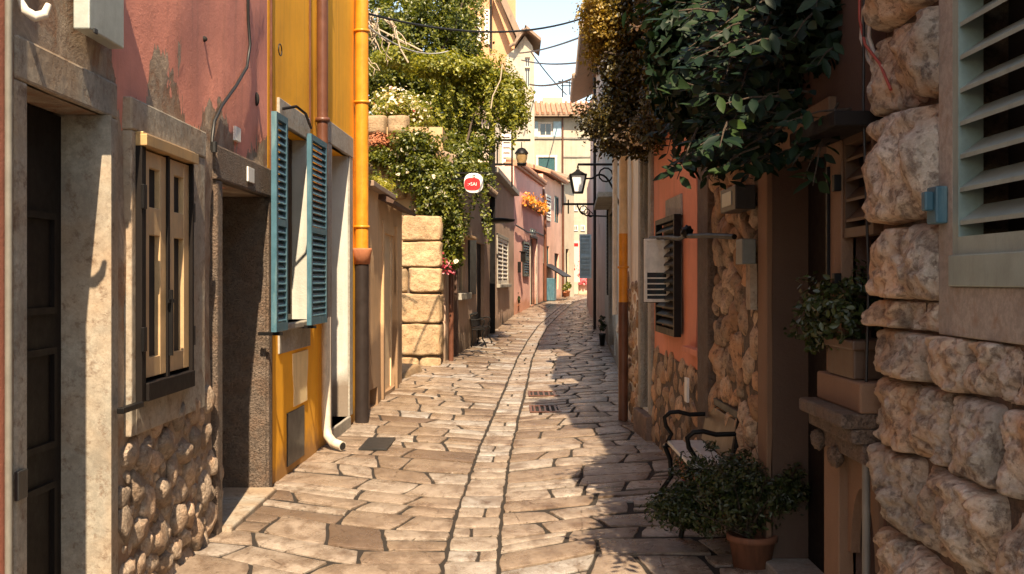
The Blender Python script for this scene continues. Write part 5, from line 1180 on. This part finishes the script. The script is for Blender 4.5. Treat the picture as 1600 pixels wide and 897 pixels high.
c_, n_ = clumps([((x2 + .05, y2 + .4, .3), (.09, .1, .16), 12)], 22, .04, .2); leaf_cloud('foliage', M['shrub'], c_, n_, .035, fl, 2); leaf_cloud('blossom', M['flower_p'], c_[::9], n_[::9], .035, fl, 1.2); leaf_cloud('yellow_blossom', M['flower_o'], c_[4::15], n_[4::15], .03, fl, 1.3)

# ================================================================== VEGETATION
def B(px, py, Y, rpx, rpy, ry, k): # ellipsoid with real metres
    return ((XP(px, Y), Y, ZP(py, Y)), (rpx * Y / F, ry, rpy * Y / F), k)
# dark crown tree rising behind terrace
tr = thing('garden_tree', (XP(640, 27), 27, 0), 'tall dense green tree rising over the terrace wall on the left', 'tree')
trunk_of([(XP(640, 27), 27, 0), (XP(645, 27), 27, 3), (XP(650, 27), 27.2, 6), (XP(655, 27), 27, 8)], [.25, .2, .16, .08], tr)
bl = [B(620, 60, 27, 60, 75, 1.4, 60), B(690, 20, 27.5, 60, 60, 1.5, 60), B(585, 130, 26, 35, 80, 1.2, 40), B(650, 120, 27.5, 80, 60, 1.2, 70), B(725, 70, 28, 32, 40, 1.0, 30), B(620, -40, 28, 90, 50, 1.6, 50), B(690, 180, 27, 70, 50, 1.2, 50), B(715, -10, 28, 40, 45, 1.2, 30)]
c_, n_ = clumps(bl, 110, .42, .35); leaf_cloud('crown', M['ivy'], c_, n_, .11, tr, 1.9)
branches([((XP(650, 27), 27, 5), (XP(random.uniform(570, 740), 27), 27 + random.uniform(-1, 1), random.uniform(6, 9))) for _ in range(12)], tr, .07)
# climbing creeper arching over the lane
vi = thing('arching_creeper', (XP(700, 25), 25, 0), 'sunlit creeper arching over the lane above the red oval sign', 'creeper')
bl = [B(690, 105, 24.5, 55, 16, .7, 40), B(745, 115, 25, 55, 22, .8, 60), B(790, 145, 25, 27, 30, .8, 44), B(800, 180, 25, 16, 22, .6, 22), B(730, 140, 25.5, 60, 20, .7, 40), B(620, 90, 24, 40, 15, .6, 22)]
c_, n_ = clumps(bl, 130, .28, .3); leaf_cloud('upper_foliage', M['ivy_y'], c_, n_, .085, vi, 1.9)  # sun highlight on the top growth put into yellower leaf colour
bl = [B(690, 240, 23.5, 45, 40, .6, 60), B(735, 225, 25, 38, 38, .7, 50), B(685, 295, 20.8, 30, 42, .35, 70), B(665, 270, 20.9, 30, 30, .3, 50), B(703, 345, 21.0, 13, 48, .22, 50), B(704, 395, 21.0, 8, 25, .2, 24), B(745, 275, 24, 25, 26, .5, 40), B(650, 225, 20.9, 32, 20, .3, 40), B(600, 246, 21.0, 32, 5, .15, 18), B(640, 268, 21.0, 22, 10, .15, 20), B(670, 320, 20.9, 18, 12, .2, 20), B(715, 250, 22, 32, 40, .5, 70)]
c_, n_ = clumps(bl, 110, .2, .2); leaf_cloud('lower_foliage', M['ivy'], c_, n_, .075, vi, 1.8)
leaf_cloud('blossom', M['flower_w'], c_[::90], n_[::90], .1, vi, 1.2); 
q = np.array([(XP(random.gauss(698, 6), 20.8), 20.8 + random.uniform(-.2, .1), ZP(random.gauss(416, 9), 20.8)) for _ in range(60)]); leaf_cloud('pink_blossom', M['crimson'], q, [(0, -1, .3)] * 60, .06, vi, 1.3)
branches([((XP(700, 22.6), 22.6, .2), (XP(700, 23), 23, 4)), ((XP(700, 23), 23, 3.5), (XP(745, 25), 25, 5.5)), ((XP(700, 23), 23, 3.5), (XP(650, 24), 24, 5.6))], vi, .06, 'stem')
m = MB()
for pts in ([(785, 100), (782, 125), (770, 150), (767, 170)],): m.tube([(XP(a, 24), 24, ZP(b, 24)) for a, b in pts], .015, 6)
m.build('bare_tendril', M['deadtwig'], vi)
def strands(name, mat, parent, spec, size):
    cs, ns = [], []
    for (px, py, Y, L, dx) in spec:
        p = Vector((XP(px, Y), Y, ZP(py, Y))); st = .035; k = int(L / st); d = Vector((dx, random.uniform(-.2, .1), -1)).normalized()
        for i in range(k):
            d = (d + Vector((random.gauss(0, .12), random.gauss(0, .1), -.06))).normalized(); p = p + d * st
            for _ in range(3): cs.append(tuple(p + Vector((random.gauss(0, .03), random.gauss(0, .03), random.gauss(0, .02))))); ns.append((0, -.7, .6))
    leaf_cloud(name, mat, cs, ns, size, parent, 1.9)
strands('trailing_shoot', M['ivy_y'], vi, [(random.uniform(640, 818), random.uniform(115, 185), random.uniform(24, 25.5), random.uniform(.3, 1.1), random.uniform(-.4, .4)) for _ in range(60)], .085)
strands('hanging_shoot', M['ivy'], vi, [(random.uniform(655, 765), random.uniform(230, 330), random.uniform(20.4, 22.5), random.uniform(.3, 1.0), random.uniform(-.3, .3)) for _ in range(45)] + [(random.uniform(566, 660), random.choice([232, 262, 282]), 20.9, random.uniform(.15, .4), 0) for _ in range(26)], .075)
0 and strands('upright_shoot', M['ivy_y'], vi, [(random.uniform(660, 760), random.uniform(170, 240), 22.6, .25, random.uniform(-1, 1)) for _ in range(26)], .085)
strands('trailing_shoot', M['ivy'], tr, [(random.uniform(570, 755), random.uniform(-20, 150), random.uniform(25.6, 26.4), random.uniform(.3, .9), random.uniform(-.8, .8)) for _ in range(60)], .1)
# flowering shrubs on the terrace
sh = thing('terrace_shrub', (XP(620, 21.8), 21.8, 4.5), 'pale flowering shrub on top of the terrace wall', 'shrub')
bl = [B(620, 165, 21.9, 42, 22, .5, 44), B(650, 190, 22, 30, 20, .4, 26), B(595, 185, 21.7, 25, 15, .4, 18)]
c_, n_ = clumps(bl, 90, .2, .2); leaf_cloud('foliage', M['ivy_y'], c_, n_, .07, sh, 2.4); leaf_cloud('blossom', M['flower_w'], c_[::14] + np.array([0, -.1, .08]), n_[::14], .07, sh, 1.2); leaf_cloud('pink_blossom', M['flower_p'], c_[5::60], n_[5::60], .07, sh, 1.2)
sh = thing('yellow_ground_shrub', (XP(588, 17.6), 17.6, 2.7), 'yellow-green feathery shrub just above the low garden wall', 'shrub')
c_, n_ = clumps([B(588, 291, 15.0, 20, 12, .6, 24)], 110, .13, .2); leaf_cloud('foliage', M['ivy_y'], c_, n_, .06, sh, 3.5, tint=rng.uniform(.5, 1, len(c_)))
sh = thing('red_leaf_creeper', (XP(590, 21), 21, 3.9), 'reddish dead creeper on the left end of the terrace wall', 'creeper')
c_, n_ = clumps([B(590, 222, 21.1, 26, 12, .25, 26)], 50, .14, .2); leaf_cloud('foliage', M['terracotta'], c_, n_, .06, sh, 2)
dt = thing('dead_branches', (XP(590, 17), 17, 5), 'bare pale twigs hanging in front of the tree beside the yellow house', 'twigs')
m = MB()
for k in range(16):
    a, b = random.uniform(568, 615), random.uniform(10, 60); pts = []
    for i in range(8):
        pts.append((XP(a, 17), 17 + random.uniform(-.1, .1), ZP(b, 17))); a += random.uniform(-7, 9); b += random.uniform(-2, 14)
    m.tube(pts, [.012 * (1 - i / 9) + .002 for i in range(8)], 5)
for pts in ([(570, 25), (590, 45), (620, 60), (660, 80)], [(600, 30), (618, 45), (625, 75), (638, 98)]): m.tube([(XP(a, 17), 17, ZP(b, 17)) for a, b in pts], .014, 6)
m.build('twig', M['deadtwig'], dt)
# right: fine leaved dark climber over the salmon wall
ft = thing('fine_leaved_tree', (1.9, 11, 0), 'fine leaved dark tree overhanging from the right with its sunlit edge coloured yellow', 'tree')
trunk_of([(2.0, 11.2, 0), (1.95, 11.2, 3), (1.8, 11, 5.5), (1.6, 11, 6.5)], [.16, .14, .1, .05], ft)
Yf = 11.0
bl = [B(985, 100, Yf, 50, 80, .7, 80), B(1030, 60, Yf, 70, 80, .8, 70), B(960, 190, Yf, 42, 35, .5, 50), B(1040, 160, Yf - .5, 50, 50, .6, 50), B(1000, 10, Yf, 60, 40, .8, 50), B(1080, 110, Yf - 1, 40, 70, .5, 50), B(960, 225, Yf, 14, 8, .2, 8), B(1000, 232, Yf, 10, 6, .2, 5), B(1110, 90, Yf - 1, 60, 90, .5, 50), B(1150, 0, Yf - 1, 80, 60, .6, 40), B(1060, 30, Yf - 1.5, 55, 80, .4, 90), B(1060, 130, Yf - 1.5, 40, 75, .4, 70), B(1030, 200, Yf - .8, 30, 25, .3, 30)]
c_, n_ = clumps(bl, 130, .17, .25); leaf_cloud('crown', M['fine'], c_, n_, .045, ft, 1.8)
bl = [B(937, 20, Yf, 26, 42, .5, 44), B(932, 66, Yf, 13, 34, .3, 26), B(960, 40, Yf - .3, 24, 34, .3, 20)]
c_, n_ = clumps(bl, 90, .13, .2); leaf_cloud('sunlit_crown', M['fine_sunlit'], c_, n_, .042, ft, 1.8)  # sun on the crown edge painted as a golden leaf colour
c_, n_ = clumps([B(1000, 215, Yf - .3, 40, 12, .3, 14), B(1000, 40, Yf - .8, 30, 20, .3, 5)], 12, .12, .3); leaf_cloud('blossom', M['flower_w'], c_, n_, .035, ft, 1.2)
branches([((1.7, 11, 4), (XP(random.uniform(930, 1100), Yf), Yf + random.uniform(-.8, .5), ZP(random.uniform(0, 200), Yf))) for _ in range(14)], ft, .04)
# near: large glossy leaves
bt = thing('glossy_leaf_tree', (1.7, 6.2, 0), 'near dark tree with large glossy leaves hanging over the shaded doorway', 'tree')
trunk_of([(1.9, 6.4, 2), (1.8, 6.3, 2.8), (1.6, 6, 3.4), (1.3, 5.8, 3.7)], [.07, .06, .05, .03], bt)
twigs = []; LC = []; LN = []; LD = []
def spray(a, b, n, L):
    a = Vector(a); b = Vector(b); twigs.append((a, b)); d = (b - a)
    for i in range(n):
        t = (i + .5) / n; p = a + d * t; side = 1 if i % 2 else -1
        lat = d.normalized().cross(Vector((0, 0, 1))).normalized() * side
        LC.append(p + lat * L * .5 + d.normalized() * L * .25 + Vector((0, 0, random.uniform(-.3, .1) * L))); LN.append((-.3 + random.uniform(-.3, .3), -.6, .75)); LD.append(lat * 1.0 + d.normalized() * .6 + Vector((0, 0, -.25)))
def spot(px, py, Y): return (XP(px, Y), Y, ZP(py, Y))
for k in range(170):
    Y = random.uniform(4.45, 6.2); px = random.uniform(1130, min(1400, 800 + 1.35 * F / Y))
    low = 265 if 1150 < px < 1350 else 225
    py = random.uniform(-80, low - 10) 
    if px < 1180: py = random.uniform(-60, 215)
    a = Vector(spot(px, py, Y)); L = random.uniform(.25, .5); th = random.uniform(-2.8, .1)
    spray(a, a + Vector((-.6 * L * abs(math.cos(th)) - .03, random.uniform(-.6, .1) * L, .35 * L * math.sin(th))), random.randint(6, 10), random.uniform(.07, .11))
for (pa, pb, Y) in (((1130, 20), (1050, 18), 4.6), ((1200, 50), (1085, 92), 4.5), ((1220, 60), (1160, 75), 4.4), ((1100, 140), (1045, 130), 4.8), ((1230, 150), (1120, 165), 4.5), ((1090, 200), (1058, 280), 5.0), ((1170, 180), (1100, 235), 4.8), ((1310, 160), (1255, 280), 4.7), ((1290, 200), (1270, 290), 4.6), ((1330, 170), (1230, 190), 4.5), ((1180, 30), (1110, 60), 4.5), ((1100, 230), (1040, 268), 5.0)):
    spray(spot(*pa, Y), spot(*pb, Y - .1), 9, .1)
for (cx, cy, Y, n) in ((1130, 290, 6.6, 26), (1100, 250, 6.8, 16), (1075, 235, 7.0, 12)):
    for _ in range(n):
        a = Vector(spot(cx + random.uniform(-45, 45), cy - random.uniform(30, 110), Y)); spray(a, a + Vector((random.uniform(-.15, .1), random.uniform(-.2, .1), -.18)), 6, .075)
def spray_mesh():
    vs, fs, tn = [], [], []
    for c, nrm, d in zip(LC, LN, LD):
        nn = (Vector(nrm) + Vector([random.gauss(0, .35) for _ in range(3)])).normalized(); d = (d - nn * d.dot(nn)).normalized(); w = nn.cross(d); L = random.uniform(.06, .112); W = L * .42; b = len(vs)
        prof = [(0, 0, 0), (.2, .32, .06), (.5, .5, .1), (.8, .3, .04), (1, 0, -.1), (.8, -.3, .04), (.5, -.5, .1), (.2, -.32, .06), (.3, 0, 0), (.65, 0, -.02)]
        for a, s, e in prof: vs.append(c + d * L * (a - .5) + w * W * s + nn * W * e)
        fs += [(b, b + 8, b + 1), (b + 8, b + 9, b + 2, b + 1), (b + 9, b + 4, b + 3), (b + 9, b + 3, b + 2), (b, b + 7, b + 8), (b + 7, b + 6, b + 9, b + 8), (b + 6, b + 5, b + 9), (b + 5, b + 4, b + 9)]
        t = min(1, max(0, random.gauss(.3, .25))); tn += [t] * 10
    mb = MB(); mb.v = [tuple(v) for v in vs]; mb.f = fs; mb.sm = [True] * len(fs); mb.tint = tn; mb.build('leafage', M['bigleaf'], bt)
    m2 = MB()
    for a, b in twigs: m2.tube([a, (a + b) / 2 + Vector((0, 0, .015)), b], [.006, .004, .002], 5)
    m2.build('twig', M['bark'], bt)
spray_mesh()
# dense inner mass behind the sprays
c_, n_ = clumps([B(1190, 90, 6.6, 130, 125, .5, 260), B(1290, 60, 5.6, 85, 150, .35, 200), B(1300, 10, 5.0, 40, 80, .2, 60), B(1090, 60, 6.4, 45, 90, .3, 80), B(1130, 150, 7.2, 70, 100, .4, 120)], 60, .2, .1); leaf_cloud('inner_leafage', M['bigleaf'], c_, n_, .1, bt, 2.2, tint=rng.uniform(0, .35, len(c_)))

# ================================================================== cables across the street
def wire(p0, y0, p1, y1, sag, r, label, mat='cable', name='overhead_cable'):
    a = Vector((XP(p0[0], y0), y0, ZP(p0[1], y0))); b = Vector((XP(p1[0], y1), y1, ZP(p1[1], y1)))
    m = MB(); m.tube([a.lerp(b, t) + Vector((0, 0, -sag * 4 * t * (1 - t))) for t in [i / 16 for i in range(17)]], r, 6)
    o = m.build(name, M[mat]); tag(o, label, 'cable'); return o
wire((562, 18), 14.6, (912, 28), 22, .28, .018, 'thick black overhead cable spanning the lane at the very top')
wire((812, 83), 50, (915, 55), 34, .1, .03, 'thin overhead cable highest of those reaching the turret')
wire((815, 94), 50, (960, 88), 30, .2, .03, 'thin overhead cable second of those reaching the turret')
wire((828, 132), 50, (930, 105), 34, .25, .04, 'thin overhead cable lowest of those reaching the turret')
wire((830, 82), 52, (885, 148), 62, .1, .03, 'diagonal thin cable dropping from the turret to the tiled roof')
wire((566, 35), 15.5, (700, 80), 22, .2, .012, 'thin pale cable running through the tree on the left', 'lightcable')

# ================================================================== light, sky, camera
SUN_EL, SUN_AZ = 50.0, None
sx_, sy_ = .11, -.994     # direction towards the sun in plan
ln = math.hypot(sx_, sy_); sx_ /= ln; sy_ /= ln
el = R(SUN_EL); ts = Vector((sx_ * math.cos(el), sy_ * math.cos(el), math.sin(el)))
sun = bpy.data.lights.new('sun', 'SUN'); sun.energy = 3.8; sun.angle = R(.5); sun.color = (1, .89, .76)
so = bpy.data.objects.new('sun', sun); COL.objects.link(so); so.rotation_euler = ts.to_track_quat('Z', 'Y').to_euler(); so.location = (0, -5, 20)
wd = bpy.data.worlds.new('World'); C.world = wd; wd.use_nodes = True; nt = wd.node_tree; nt.nodes.clear()
sky = nt.nodes.new('ShaderNodeTexSky'); sky.sky_type = 'NISHITA'; sky.sun_disc = False; sky.sun_elevation = el; sky.sun_rotation = math.atan2(sx_, sy_)
sky.air_density = 1.0; sky.dust_density = .6; sky.ozone_density = 1.0
bg = nt.nodes.new('ShaderNodeBackground'); bg.inputs[1].default_value = .11; ow_ = nt.nodes.new('ShaderNodeOutputWorld')
nt.links.new(sky.outputs[0], bg.inputs[0]); nt.links.new(bg.outputs[0], ow_.inputs[0])
cam = bpy.data.cameras.new('camera'); cam.lens = 36 * F / 1600; cam.sensor_width = 36; cam.shift_y = -10.5 / 1600; cam.clip_end = 3000; cam.clip_start = .05
co = bpy.data.objects.new('camera', cam); COL.objects.link(co); co.location = (0, 0, EYE); co.rotation_euler = (R(90), 0, 0); C.camera = co
C.render.engine = 'CYCLES'; C.cycles.use_denoising = True; C.cycles.max_bounces = 8; C.cycles.diffuse_bounces = 5; C.cycles.glossy_bounces = 3; C.cycles.transmission_bounces = 4; C.cycles.sample_clamp_indirect = 6
vs_ = C.view_settings; vs_.view_transform = 'Standard'; vs_.look = 'None'; vs_.gamma = 1; vs_.use_curve_mapping = False; vs_.exposure = 1.55
try:
    vs_.use_white_balance = True; vs_.white_balance_temperature = 8300; vs_.white_balance_tint = 10
except Exception: pass
